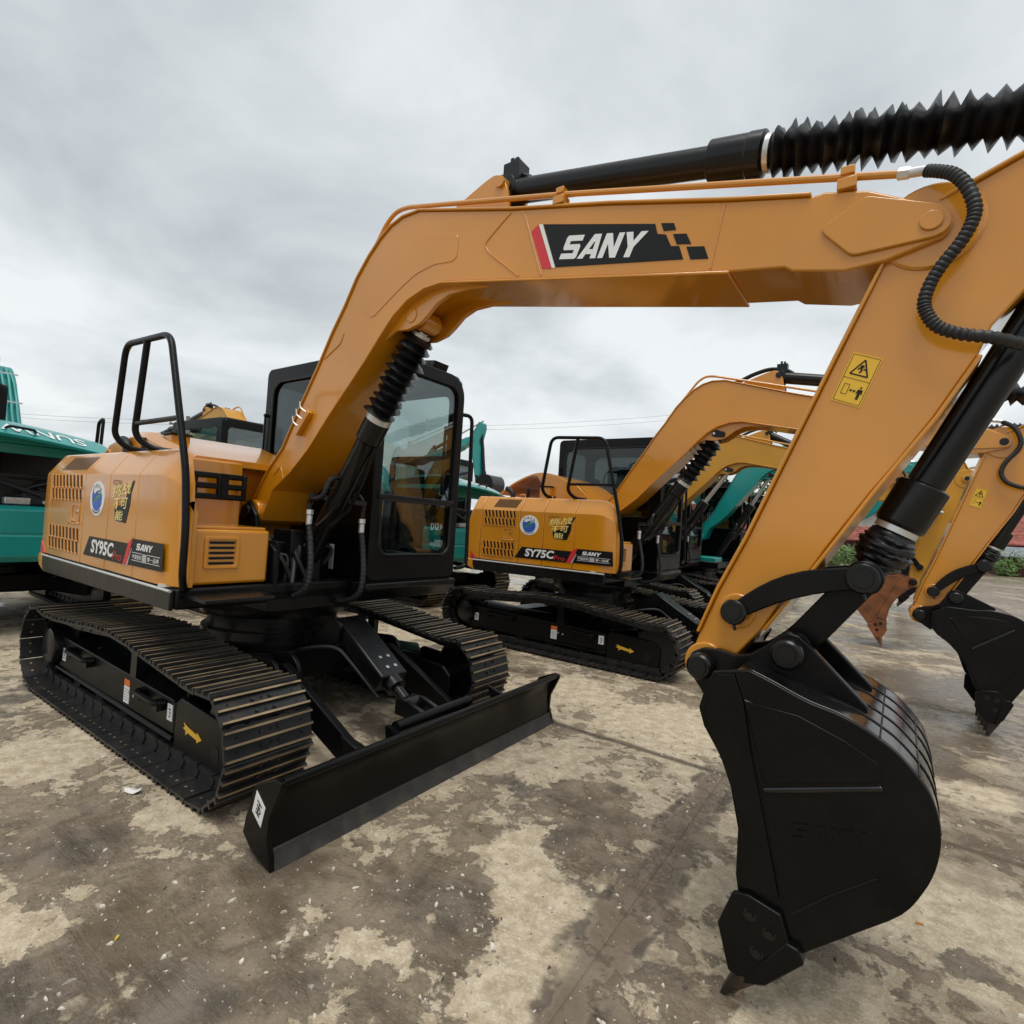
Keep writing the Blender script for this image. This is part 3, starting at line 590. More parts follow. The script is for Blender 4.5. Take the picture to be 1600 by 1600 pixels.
        p, p2 = TB((3.80, 2.608)), TB((3.835, 2.60)); q = MB(); q.cyl((p[0]-.03, -.285, p[1]+.008), (p[0], -.29, p[1]), .018, n=6); q.cyl((p[0], -.29, p[1]), (p[0]+.05, -.30, p[1]-.012), .0155, n=14); q.build('pipe_fitting', FIT, boom)
        hp = [(3.84, 2.595, -.30), (3.87, 2.575, -.315), (3.906, 2.545, -.33), (3.936, 2.495, -.34), (3.955, 2.43, -.345), (3.951, 2.384, -.345), (3.928, 2.334, -.34), (3.893, 2.286, -.335), (3.865, 2.235, -.33), (3.851, 2.18, -.33), (3.859, 2.14, -.33), (3.886, 2.098, -.33), (3.938, 2.069, -.33), (4.008, 2.051, -.32), (4.09, 2.04, -.25)]
        pts = [(*TB(p[:2])[:1], p[2], TB(p[:2])[1]) for p in hp]; pts = spline(pts, 12); rr = [.0165+(.0022 if i % 3 else -.0016) for i in range(len(pts))]
        q = MB(); q.tube(pts, rr, 10); q.build('boom_hose', HOSE, boom, ang=60)
        q = MB()
        for dy in (0, .05):
            q.tube(spline([(*TB(p)[:1], YB+dy, TB(p)[1]) for p in ((1.45, 3.115), (1.68, 3.13), (1.86, 3.205), (2.02, 3.245), (2.17, 3.22), (2.24, 3.18))], 6), .014, 8)
        q.build('cylinder_hose', HOSE, boom)
    if logo:
        y = NB-.0025
        q = MB(); q.prism(b([(2.441, 2.811), (2.979, 2.666), (2.991, 2.622), (3.026, 2.611), (3.049, 2.559), (3.082, 2.551), (3.101, 2.495), (2.521, 2.595)]), y, NB+.0005)
        sq = [(3.004, 2.662), (3.056, 2.648), (3.066, 2.619), (3.016, 2.628), (3.055, 2.605), (3.108, 2.593), (3.129, 2.548), (3.072, 2.561), (3.111, 2.541), (3.179, 2.526), (3.197, 2.475), (3.129, 2.488)]
        for i in range(3): q.prism(b(sq[4*i:4*i+4]), y, NB+.0005)
        lg = q.build('logo_panel', DBLK, boom, smooth=False)
        q = MB(); q.prism(b([(2.376, 2.794), (2.412, 2.817), (2.499, 2.594), (2.45, 2.604)]), y, NB+.0005); q.build('logo_red_bar', RED, boom, smooth=False)
        q = MB(); q.prism(b([(2.416, 2.817), (2.437, 2.812), (2.519, 2.594), (2.502, 2.595)]), y, NB+.0005); q.build('logo_white_bar', WHT, boom, smooth=False)
        q = MB(); logo_mb(q, (2.538, y-.001, 2.626), (.370, 0, -.077), (.040, 0, .096)); q.build('logo_lettering', WHT, boom, smooth=False)
        y = FB+.0025; fl = lambda p: (p[0], p[1])
        q = MB(); q.prism(b([(2.521, 2.595), (2.441, 2.811), (2.979, 2.666), (3.101, 2.495)]), FB-.0005, y); q.build('logo_panel', DBLK, boom, smooth=False)
        q = MB(); logo_mb(q, (2.93, y+.001, 2.548), (-.370, 0, .077), (-.02, 0, .096)); q.build('logo_lettering', WHT, boom, smooth=False)
        # small lifting rungs near the foot
        q = MB()
        for k in range(3):
            p = TB((.60+k*.035, 2.01+k*.045)); q.tube(fillet([(p[0]+.035, NB-.01, p[1]-.04), (p[0]-.01, NB-.03, p[1]-.01), (p[0]-.018, NB-.03, p[1]+.03)], .015, 3), .0045, 6)
        q.build('pipe_stub', FIT, boom)
        q = MB(); p = TB((.68, 2.02)); q.prism([(p[0]-.07, p[1]-.085), (p[0]+.06, p[1]+.055), (p[0]+.085, p[1]+.03), (p[0]-.04, p[1]-.11)], NB-.035, NB); q.build('pipe_bracket', paint, boom, bevel=.004)
    # boom cylinder
    C0 = Vector((.47, YB, .94)); C1 = va(LP); dv = C1-C0; at = lambda t: C0+dv*t
    q = MB(); q.cyl(at(.02), at(.60), .066, n=28); q.lathe(at(.585), at(.665), [(0, .066), (.06, .080), (.94, .080), (1, .070)], 28); q.cyl(C0-Vector((0, .09, 0)), C0+Vector((0, .09, 0)), .07, n=20); cyl = q.build('boom_cylinder', BLKS, root, rz=psi, bevel=.003)
    q = MB(); q.cyl(at(.66), at(.97), .036, n=20); q.build('rod', CHR, cyl)
    if bel:
        q = MB(); bellows(q, at(.675), at(.955), 11 if detail > 1 else 8, .072, .030, .14, seed); q.build('bellows', BEL, cyl, ang=60)
        q = MB(); q.cyl(at(.662), at(.682), .080, n=28); q.build('hose_band', FIT, cyl)
        q = MB(); q.cyl(at(.948), at(.965), .055, n=20); q.build('hose_band', FIT, cyl)
    q = MB()
    for dy in (-.04, .06): q.tube(spline([at(.60)+Vector((.05, dy-.05, -.06)), at(.45)+Vector((.085, dy-.04, -.07)), at(.34)+Vector((.09, dy-.05, -.05)), at(.28)+Vector((.08, dy-.1, -.05))], 5), .013, 8)
    q.tube(spline([at(.44)+Vector((.0, -.05, .0)), at(.42)+Vector((-.0, -.11, .02)), at(.38)+Vector((.02, -.155, -.03)), (.80, -.30, 1.50), (.80, -.30, 1.43)], 6), .017, 8)
    q.tube(spline([at(.40)+Vector((.06, .05, -.03)), (.90, -.02, 1.56), (.90, .03, 1.50), (.90, .03, 1.39)], 6), .015, 8)
    q.bar((.78, -.30, 1.53), (.93, .03, 1.50), .03, .03)
    q.build('cylinder_pipe', BLKS, cyl)
    if detail > 0:
        for sx, yy, ze in ((0, -.30, 1.44), (1, .03, 1.40)):
            base = Vector((.80+.10*sx, yy, ze)); q = MB(); q.cyl(base+Vector((0, 0, .0)), base+Vector((0, 0, -.03)), .022, n=6); q.cyl(base+Vector((0, 0, -.035)), base+Vector((0, 0, -.095)), .019, n=14); q.build('hose_fitting', FIT, cyl)
            pts = spline([base+Vector((0, 0, -.09)), base+Vector((.03, 0, -.22)), base+Vector((.06, -.01, -.36)), base+Vector((.05, -.02, -.48)), base+Vector((-.04, -.03, -.545)), base+Vector((-.18, -.03, -.565)), base+Vector((-.34, .0, -.50)), base+Vector((-.50, .03, -.44))], 14)
            q = MB(); q.tube(pts, [.0185+(.002 if i % 3 else -.002) for i in range(len(pts))], 10); q.build('cylinder_hose', HOSE, cyl, ang=60)
    # arm cylinder above the boom
    D0, D1 = va(A0), va(A1); dv2 = D1-D0; at2 = lambda t: D0+dv2*t
    q = MB(); q.cyl(at2(.0), at2(.45), .059, n=28); q.lathe(at2(.415), at2(.505), [(0, .060), (.04, .079), (.70, .080), (.71, .083), (.95, .083), (1, .066)], 28); q.cyl(D0-Vector((0, .06, 0)), D0+Vector((0, .06, 0)), .06, n=18)
    q.box(D0.x-.03, D0.x+.07, YB-.045, YB+.045, D0.z+.03, D0.z+.13); q.box(D0.x+.0, D0.x+.02, YB-.03, YB-.01, D0.z+.12, D0.z+.16); q.box(D0.x+.03, D0.x+.05, YB-.03, YB-.01, D0.z+.12, D0.z+.155)
    ac = q.build('arm_cylinder', BLKS, root, rz=psi, bevel=.003)
    q = MB(); q.cyl(at2(.50), at2(.98), .03, n=20); q.build('rod', CHR, ac)
    if bel:
        q = MB(); bellows(q, at2(.512), at2(.96), 26 if detail > 1 else 16, .062, .022, .26, seed+5); q.build('bellows', BEL, ac, ang=60)
        q = MB(); q.cyl(at2(.503), at2(.512), .068, n=28); q.build('hose_band', FIT, ac)
    # arm
    NA, FA = -.272, -.008
    q = MB(); q.prism(a(ARM), NA, FA); arm = q.build('arm', paint, root, bevel=.006, rz=psi)
    q = MB(); q.ribbon(a([(3.76, 2.372), (3.63, 2.056), (3.385, 1.442), (3.299, 1.252), (3.237, 1.084)]), .012, NA-.014, FA+.014, -1); q.ribbon(a([(4.42, 2.70), (4.063, 2.581), (3.879, 2.499)]), .012, NA-.014, FA+.014, -1); q.build('front_cover_plate', paint, arm, bevel=.004)
    q = MB(); q.ribbon(a([(3.447, 1.131), (3.582, 1.345), (3.74, 1.609), (3.891, 1.844), (3.985, 2.02)]), .012, NA-.010, FA+.010, -1); q.build('rear_cover_plate', paint, arm, bevel=.004)
    q = MB(); q.lathe((t[0], NA-.010, t[1]), (t[0], FA+.010, t[1]), [(0, .125), (.02, .132), (.98, .132), (1, .125)], 40); q.build('pivot_boss', paint, arm)
    g1, g2, p1, p2 = TA(LK1), None, TA(BP), TK(BP2)
    for P, r in ((g1, .062), (p1, .075)):
        q = MB(); q.cyl((P[0], NA-.012, P[1]), (P[0], FA+.012, P[1]), r, n=32); q.build('pin_boss', paint, arm, bevel=.005)
    if label:
        y = NA-.0022; o_ = (3.617, 1.916); u_ = Vector((.081, -.033)); v_ = Vector((.057, .152))
        def L(p): return TA((o_[0]+u_.x*p[0]+v_.x*p[1], o_[1]+u_.y*p[0]+v_.y*p[1]))
        q = MB(); q.prism([L(p) for p in rrect(0, 1, 0, 1, .03, 3)], y, NA+.0005); q.build('warning_label', YST, arm, smooth=False)
        q = MB(); yy = y-.0012
        def ln(p0, p1, w_=.02):
            A_, B_ = Vector(L(p0)), Vector(L(p1)); d = (B_-A_).normalized(); n = Vector((-d.y, d.x))*w_*.085/2; flat(q, [A_+n, B_+n, B_-n, A_-n], yy)
        for s_ in (((.05, .03), (.95, .03)), ((.95, .03), (.95, .97)), ((.95, .97), (.05, .97)), ((.05, .97), (.05, .03)), ((.05, .5), (.95, .5)), ((.2, .18), (.2, .38)), ((.2, .38), (.38, .38)), ((.38, .38), (.38, .18)), ((.38, .18), (.2, .18))): ln(*s_, .018)
        for s_ in (((.2, .59), (.8, .59)), ((.8, .59), (.5, .90)), ((.5, .90), (.2, .59))): ln(*s_, .05)
        ln((.44, .28), (.62, .28), .03)
        for P in ([(.42, .28), (.49, .31), (.49, .25)], [(.65, .28), (.58, .31), (.58, .25)], [(.70, .33), (.86, .33), (.88, .24), (.84, .24), (.82, .29), (.82, .13), (.78, .13), (.78, .22), (.77, .13), (.73, .13), (.73, .29), (.71, .24), (.67, .24)], [(.745, .35), (.80, .35), (.80, .385), (.745, .385)],
                  [(.42, .78), (.52, .80), (.58, .77), (.52, .74), (.56, .68), (.50, .63), (.46, .64), (.50, .69), (.46, .72), (.40, .68), (.38, .70), (.45, .76)], [(.56, .74), (.66, .72), (.66, .70), (.56, .71)]): flat(q, [L(p) for p in P], yy)
        q.build('label_pictogram', DBLK, arm, smooth=False)
    if bucketless: return boom, arm
    # linkage
    l1 = math.dist(LK1, LK2); l2 = math.dist(BP2, LK2); k2 = circ_int(g1, l1, p2, l2, 1)
    k2b = circ_int(g1, l1, p2, l2, -1); k2 = k2 if (k2[0]-g1[0]) > (k2b[0]-g1[0]) else k2b
    k2 = max((k2, k2b), key=lambda p: p[0]+p[1])
    mid = ((g1[0]+k2[0])/2, (g1[1]+k2[1])/2); d = Vector((k2[0]-g1[0], k2[1]-g1[1])).normalized(); nn = Vector((-d.y, d.x))
    if nn.y < 0: nn = -nn
    def lk(r0, r1):
        P = []; 
        for i in range(9):
            t = i/8; c = Vector(g1)*(1-t)+Vector(k2)*t+nn*(.03*math.sin(PI*t)+r0*.62*(1-t)+r1*.62*t+.012*math.sin(PI*t)); P.append(tuple(c))
        for i in range(9): th = math.atan2(nn.y, nn.x)-PI*i/8; P.append((k2[0]+r1*math.cos(th), k2[1]+r1*math.sin(th)))
        for i in range(9):
            t = 1-i/8; c = Vector(g1)*(1-t)+Vector(k2)*t+nn*(.03*math.sin(PI*t)-r0*.62*(1-t)-r1*.62*t-.006*math.sin(PI*t)); P.append(tuple(c))
        for i in range(9): th = math.atan2(-nn.y, -nn.x)-PI*i/8; P.append((g1[0]+r0*math.cos(th), g1[1]+r0*math.sin(th)))
        return P
    for y0 in (NA-.045, FA+.015):
        q = MB(); q.prism(lk(.046, .055), y0, y0+.030); lo = q.build('link_arm', bucket if bucket is BLKB else BLKB, root, bevel=.005, rz=psi)
        for P, r in ((g1, .043), (k2, .047)):
            q = MB(); s_ = -1 if y0 < YB else 1; ya = y0 if s_ < 0 else y0+.03
            q.lathe((P[0], ya, P[1]), (P[0], ya+s_*.022, P[1]), [(0, r), (.75, r), (1, r*.9)], 28); q.lathe((P[0], ya+s_*.021, P[1]), (P[0], ya+s_*.026, P[1]), [(0, r*.66), (1, r*.62)], 24); q.cyl((P[0]+.004, ya+s_*.01, P[1]-r), (P[0]+.008, ya+s_*.01, P[1]-r-.018), .006, n=8); q.build('link_pin', BLKS, lo)
    q = MB()
    hl = Vector((p2[0]-k2[0], p2[1]-k2[1])).normalized(); hn = Vector((-hl.y, hl.x))
    q.prism([tuple(Vector(k2)+hn*.05), tuple(Vector(k2)-hn*.05), tuple(Vector(p2)-hn*.052), tuple(Vector(p2)+hn*.052)], YB-.075, YB+.075)
    q.cyl((k2[0], YB-.085, k2[1]), (k2[0], YB+.085, k2[1]), .055, n=24); q.cyl((p2[0], YB-.09, p2[1]), (p2[0], YB+.09, p2[1]), .06, n=24); q.build('bucket_linkage', BLKB, root, bevel=.004, rz=psi)
    # bucket cylinder in front of the arm
    E0, E1 = va(TA((4.36, 2.66)), YB), va(k2, YB); dv3 = E1-E0; at3 = lambda t: E0+dv3*t
    q = MB(); q.cyl(at3(0), at3(.78), .054, n=28); q.lathe(at3(.765), at3(.872), [(0, .056), (.05, .074), (.92, .074), (1, .066)], 28); q.cyl(E0-Vector((0, .07, 0)), E0+Vector((0, .07, 0)), .06, n=18); bc = q.build('bucket_cylinder', BLKS, root, rz=psi, bevel=.003)
    q = MB(); q.cyl(at3(.86), at3(1), .03, n=18); q.build('rod', CHR, bc)
    q = MB(); q.tube(spline([at3(.1)+Vector((-.02, -.06, -.02)), at3(.4)+Vector((-.03, -.055, .0)), at3(.7)+Vector((-.035, -.055, 0)), at3(.78)+Vector((-.04, -.03, 0))], 4), .012, 8); q.build('cylinder_pipe', BLKS, bc)
    q = MB(); q.cyl(at3(.872), at3(.885), .064, n=24); q.build('hose_band', FIT, bc)
    if bel:
        q = MB(); rnd = random.Random(seed); n_ = 40; P_ = []
        for k in range(31):
            t_ = k/30; P_.append((t_, .046+.036*math.sin(PI*min(1, t_*1.06))**.7))
        ph_ = [rnd.uniform(0, 6.28) for _ in range(6)]
        q.lathe(at3(.880), at3(.982), P_, n_, lambda k, th: 1+.05*math.sin(k*1.35+2.6*math.sin(th+ph_[0])+ph_[1])+.045*math.sin(k*2.1+3*math.sin(2*th+ph_[2]))+.03*math.sin(k*.8+5*math.sin(th+ph_[5]))+.06*math.sin(th+ph_[3])+.03*math.sin(3*th+ph_[4]))
        q.build('bellows', BEL, bc, ang=80)
    # bucket
    YN, YF = YB-.325, YB+.335
    q = MB(); back = BSIDE[1:-11]+[BSIDE0[19]]; q.ribbon(kk(back), .020, YN, YF, -1); q.ribbon(kk([(3.60, .20), (3.53, .118)]), .022, YN-.005, YF+.005, -1); bk = q.build('bucket', BLKG if bucket is BLKB else bucket, root, bevel=.003, rz=psi)
    for y0, y1 in ((YN-.022, YN), (YF, YF+.022)):
        q = MB(); q.prism(kk(BSIDE), y0, y1); q.build('side_plate', bucket, bk, bevel=.004)
        s_ = -1 if y0 < YB else 1; yo_ = y0 if s_ < 0 else y1
        if detail > 0:
            for P in ([(3.417, 1.012), (3.447, .933), (3.479, .794), (3.514, .676), (3.55, .53), (3.588, .387), (3.608, .346)], [(3.608, .346), (3.70, .44), (3.811, .537)], [(3.447, .933), (3.60, .90), (3.72, .855), (3.80, .79), (3.813, .77)]): q = MB(); q.tube([(*TK(p)[:1], yo_, TK(p)[1]) for p in P], .0035, 6); q.build('weld_bead', bucket, bk)
            q = MB(); P = [TK(p) for p in ((3.514, .676), (3.813, .781))]; q.bar((P[0][0], yo_, P[0][1]), (P[1][0], yo_, P[1][1]), .012, .016); q.build('side_rib', BLKG if bucket is BLKB else bucket, bk, bevel=.005)
            q = MB(); q.prism(kk([(3.447, .933), (3.52, .70), (3.813, .80), (3.80, .845), (3.72, .885), (3.60, .925)]), yo_, yo_+s_*.004); q.prism(kk([(3.415, 1.008), (3.445, .93), (3.47, .80), (3.505, .66), (3.54, .52), (3.575, .38), (3.47, .37), (3.462, .54), (3.43, .66), (3.345, .82), (3.328, .88), (3.345, .945), (3.365, .998)]), yo_, yo_+s_*.010); q.build('wear_plate', bucket, bk, bevel=.003)
    for y0 in (YB-.175, YB+.135):
        q = MB(); q.prism(kk(EAR), y0, y0+.04); eo = q.build('ear', bucket, bk, bevel=.005)
    for P, r in ((p1, .046), (p2, .050)):
        for s_ in (-1, 1):
            q = MB(); ya = YB+s_*.175; q.lathe((P[0], ya, P[1]), (P[0], ya+s_*.05, P[1]), [(0, r), (.8, r), (.9, r*.93), (1, r*.8)], 28); q.lathe((P[0], ya+s_*.049, P[1]), (P[0], ya+s_*.056, P[1]), [(0, r*.62), (1, r*.58)], 12); q.build('bucket_pin', BLKS, bk)
    cut = [(3.461, .353), (3.493, .359), (3.585, .341), (3.612, .262), (3.628, .222), (3.553, .135), (3.475, .105), (3.447, .112), (3.409, .238), (3.447, .346)]
    for s_, yy in ((-1, YN-.022), (1, YF+.022)):
        q = MB(); q.prism(kk(cut), yy, yy+s_*.02); q.build('side_cutter', bucket, bk, bevel=.004)
        for p in ((3.501, .305), (3.556, .275), (3.525, .205)):
            P = TK(p); q = MB(); q.disc((P[0], yy+s_*.019, P[1]), (0, s_, 0), .013, .012, 6); q.disc((P[0], yy+s_*.019, P[1]), (0, s_, 0), .019, .003, 14); q.build('cutter_bolt', BLKS, bk)
    q = MB(); q.prism(kk([(3.60, .272), (3.636, .266), (3.650, .232), (3.553, .120), (3.49, .094), (3.515, .15)]), YN-.046, YF+.046); q.build('lip', bucket, bk, bevel=.005)
    for i in range(5):
        yy = YN+.02+(YF-YN-.04)*i/4
        q = MB(); pr = kk([(3.60, .195), (3.548, .112), (3.505, .085), (3.485, .105), (3.51, .15), (3.57, .215)]); q.prism(pr, yy-.028, yy+.028); q.build('tooth_adapter', bucket, bk, bevel=.006)
        P0, P1, P2 = TK((3.515, .118)), TK((3.455, .045)), TK((3.418, -.012)); d = (Vector(P2)-Vector(P0)).normalized(); n = Vector((-d.y, d.x)); vs = []
        for P, h, w_ in ((P0, .030, .030), (P1, .018, .026), (P2, .004, .020)):
            for sy, sh in ((-1, -1), (1, -1), (1, 1), (-1, 1)): vs.append((P[0]+n.x*h*sh, yy+sy*w_, P[1]+n.y*h*sh))
        q = MB(); q.add(vs, [(0, 1, 2, 3), (11, 10, 9, 8)]+[(k*4+i_, k*4+(i_+1) % 4, k*4+4+(i_+1) % 4, k*4+4+i_) for k in range(2) for i_ in range(4)]); q.build('tooth', TOOTH if bucket is BLKB else bucket, bk, bevel=.004)
    if detail > 1:
        for yy in (YB-.21, YB-.07, YB+.08, YB+.21):
            q = MB(); q.ribbon(kk(BSIDE[12:-14]), .003, yy-.008, yy+.008, 1); q.build('back_strip', bucket, bk, bevel=.002)
        for ii in (20, 27, 34):
            p = TK(BSIDE[ii]); q = MB(); q.tube([(p[0], YN, p[1]), (p[0], YF, p[1])], .0026, 8); q.build('back_seam', bucket, bk)
        q = MB(); P = [TK(p) for p in ((3.60, .56), (3.78, .60))]; logo_mb(q, (P[0][0], YN-.0245, P[0][1]), (P[1][0]-P[0][0], 0, P[1][1]-P[0][1]), (.0, 0, .05)); q.build('raised_lettering', bucket, bk, smooth=False)
    return boom, arm

# ------------------------------------------------------------------ excavator: upper body
def side_section(x, front=None):
    """right-hand body outline (y,z) at station x; the front end rounds over"""
    ys, zc, zt, yt, zb = -1.044, 1.585, 1.742, -.935, .982
    if front is not None and x > front-.30:
        t = (x-(front-.30))/.30; r = 1-math.sqrt(max(0, 1-t*t)); ys += .10*r**1.2; zt -= .30*r**1.3; zc -= .22*r**1.3; yt = max(yt, ys+.06)
    yi = -.82
    if front is not None and x > front-.54: yi = -.82-.145*min(1, (x-(front-.54))/.5)
    yt = min(yt, yi-.02)
    return [(ys, zb), (ys, zc-.006), (ys+.005, zc+.006), (yt-.012, zt-.010), (yt+.008, zt), (yi, zt), (yi, zb)]
def loft(mb, secs):
    n = len(secs[0][1]); vs = [(x, y, z) for x, sec in secs for y, z in sec]; K = len(secs)
    mb.add(vs, [tuple(range(n)), tuple(range((K-1)*n, K*n))]+[(k*n+i, k*n+(i+1) % n, (k+1)*n+(i+1) % n, (k+1)*n+i) for k in range(K-1) for i in range(n)])
def stack_text(parent, txt, m_, o, u, v, bold=0., rz=0, name='lettering'):
    q = MB(); text_mb(q, txt, o, u, v, bold=bold); return q.build(name, m_, parent, smooth=False)
def cab(root, psi=0, paint=BLK, glass=GLS, detail=2, y0=.12, y1=1.0, x0=-.56, x1=.88, z0=.93, z1=2.60, scribble=False):
    q = MB(); q.box(x0, x1-.01, y0+.005, y1-.005, z0, z0+.20); q.box(x0, x1-.02, y0+.03, y1-.03, z1-.09, z1); q.box(x0, x0+.07, y0+.03, y1-.03, z0+.2, 1.44)
    c = q.build('cab', paint, root, bevel=.035, seg=3, rz=psi)
    # front frame with an upper windscreen and a lower window
    q = MB(); zl, zm = z0+.22, 1.565
    frame_plate(q, rrect(y0, y1, z0+.04, z1-.01, [.05, .05, .17, .10], 6), rrect(y0+.075, y1-.075, zl, z1-.115, [.09, .09, .09, .06], 6), x1-.05, x1, 'x'); q.build('front_frame', paint, c, bevel=.01)
    q = MB(); q.box(x1-.045, x1+.012, y0+.05, y1-.06, zm-.018, zm+.018); q.build('window_bar', BLKS, c, bevel=.006)
    for zz0, zz1, nm in ((zm, z1-.10, 'windscreen'), (zl-.01, zm, 'lower_window')):
        q = MB(); q.box(x1-.03, x1-.024, y0+.06, y1-.06, zz0, zz1); q.build(nm, glass, c, smooth=False)
    q = MB()
    lp = rrect(y0+.082, y1-.082, zl+.006, zm-.02, [.09, .09, .02, .02], 5); q.tube([(x1+.002, p[0], p[1]) for p in lp], .009, 6, closed=True); q.build('window_seal', RUB, c)
    # side walls with a window each
    for yy, s_ in ((y0, 1), (y1, -1)):
        q = MB(); frame_plate(q, rrect(x0, x1-.03, z0+.05, z1-.01, [.03, .03, .06, .055], 6), rrect(x0+.10, x1-.14, 1.60 if s_ > 0 else 1.16, z1-.125, [.12, .05, .09, .12], 6), yy, yy+s_*.035, 'y'); q.build('side_wall', paint, c, bevel=.008)
        q = MB(); q.box(x0+.09, x1-.13, yy+s_*.016, yy+s_*.021, 1.59 if s_ > 0 else 1.15, z1-.115); q.build('side_window', GLSD if s_ > 0 else glass, c, smooth=False)
        q = MB(); q.tube([(p[0], yy-s_*.001, p[1]) for p in rrect(x0+.103, x1-.143, 1.603 if s_ > 0 else 1.163, z1-.128, [.12, .05, .09, .12], 5)], .008, 6, closed=True); q.build('window_seal', RUB, c)
    q = MB(); frame_plate(q, rrect(y0+.02, y1-.02, z0+.1, z1-.02, .08, 5), rrect(y0+.09, y1-.09, 1.50, z1-.13, .06, 5), x0-.004, x0+.04, 'x'); q.build('rear_wall', paint, c, bevel=.006)
    q = MB(); q.box(x0+.005, x0+.01, y0+.08, y1-.08, 1.49, z1-.12); q.build('rear_window', glass, c, smooth=False)
    q = MB(); q.prism([(x0-.01, z0-.10), (x1-.06, z0-.10), (x1+.02, z0-.015), (x1+.02, z0+.03), (x0-.01, z0+.03)], y0-.015, y1+.01); q.build('cab_skirt', BLKS, c, bevel=.01)
    # interior
    q = MB(); q.box(-.18, .28, y0+.22, y1-.2, 1.20, 1.36); q.build('seat', SEAT, c, bevel=.04, seg=3)
    q = MB(); q.prism([(-.20, 1.34), (-.06, 1.34), (-.18, 1.92), (-.28, 1.92)], y0+.24, y1-.22); q.prism([(-.26, 1.95), (-.18, 1.95), (-.20, 2.12), (-.27, 2.12)], y0+.32, y1-.3); q.build('seat_back', SEAT, c, bevel=.04, seg=3)
    for yy in (y0+.09, y1-.2):
        q = MB(); q.box(-.1, .34, yy, yy+.10, 1.15, 1.42); q.cyl((.26, yy+.05, 1.4), (.29, yy+.05, 1.60), .018, n=8); q.build('console', SEAT, c, bevel=.02)
    q = MB(); q.box(.60, .64, y0+.34, y0+.37, 1.16, 1.62); q.box(.60, .64, y1-.40, y1-.37, 1.16, 1.60); q.build('travel_lever', BLKS, c, bevel=.006)
    q = MB(); q.prism([(.62, 1.62), (.68, 1.62), (.66, 1.80), (.63, 1.80)], y0+.06, y0+.20); q.build('monitor', SEAT, c, bevel=.01)
    if detail > 0:
        q = MB(); q.tube(fillet([(x1-.03, y1+.00, 2.30), (x1-.02, y1+.13, 2.31), (x1+.02, y1+.13, 1.05), (x1-.0, y1+.01, 1.04)], .07, 5), .016, 10); q.build('grab_rail', BLK, c)
        q = MB(); q.tube(fillet([(x1-.10, y1-.05, 2.10), (x1-.07, y1-.13, 2.2), (x1-.07, y1-.13, 1.62), (x1-.1, y1-.05, 1.6)], .06, 4), .012, 8); q.build('inner_grab_rail', BLK, c)
        q = MB(); q.prism([(x1-.16, z1-.01), (x1-.06, z1-.01), (x1-.03, z1+.055), (x1-.15, z1+.07)], y1-.34, y1-.18); q.tube(spline([(x1-.1, y1-.34, z1+.03), (x1-.04, y1-.40, z1-.02), (x1-.03, y1-.36, z1-.06), (x1-.02, y1-.30, z1-.03), (x1-.05, y1-.25, z1)], 5), .005, 6); q.build('work_light', BLKS, c, bevel=.006)
        q = MB(); q.bar((x1-.24, y0+.3, z1+.02), (x1-.20, y1-.4, z1+.03), .04, .012); q.build('roof_visor', glass, c)
        q = MB(); q.cyl((x0+.04, y0-.03, 2.20), (x0+.04, y0+.01, 2.20), .014, n=8); q.cyl((x0+.04, y0-.022, 2.20), (x0+.04, y0-.022, 1.72), .008, n=6); q.build('wiper_rod', BLK, c)
        q = MB(); q.box(.52, .57, y0-.004, y0+.001, 1.80, 1.92); q.build('window_latch', BLKS, c, bevel=.002)
        q = MB(); q.box(x1-.5, x1-.38, y0-.004, y0+.002, 1.02, 1.20); q.build('maker_plate', WHT, c, smooth=False)
    if scribble:
        q = MB(); X = x1-.0195
        for st in ([(0, 0), (0, .05)], [(0, .05), (.022, .045), (.03, .02), (.012, -.002), (0, 0)], [(.045, .05), (.05, 0)], [(.062, .04), (.075, .05), (.085, .036), (.06, .002), (.085, .004)], [(.10, .03), (.112, .045), (.122, .025), (.11, .008), (.10, .03)]):
            q.tube([(X, .73+p[0], 1.345+p[1]) for p in st], .0018, 5)
        q.build('handwriting', WHT, c)
    return c

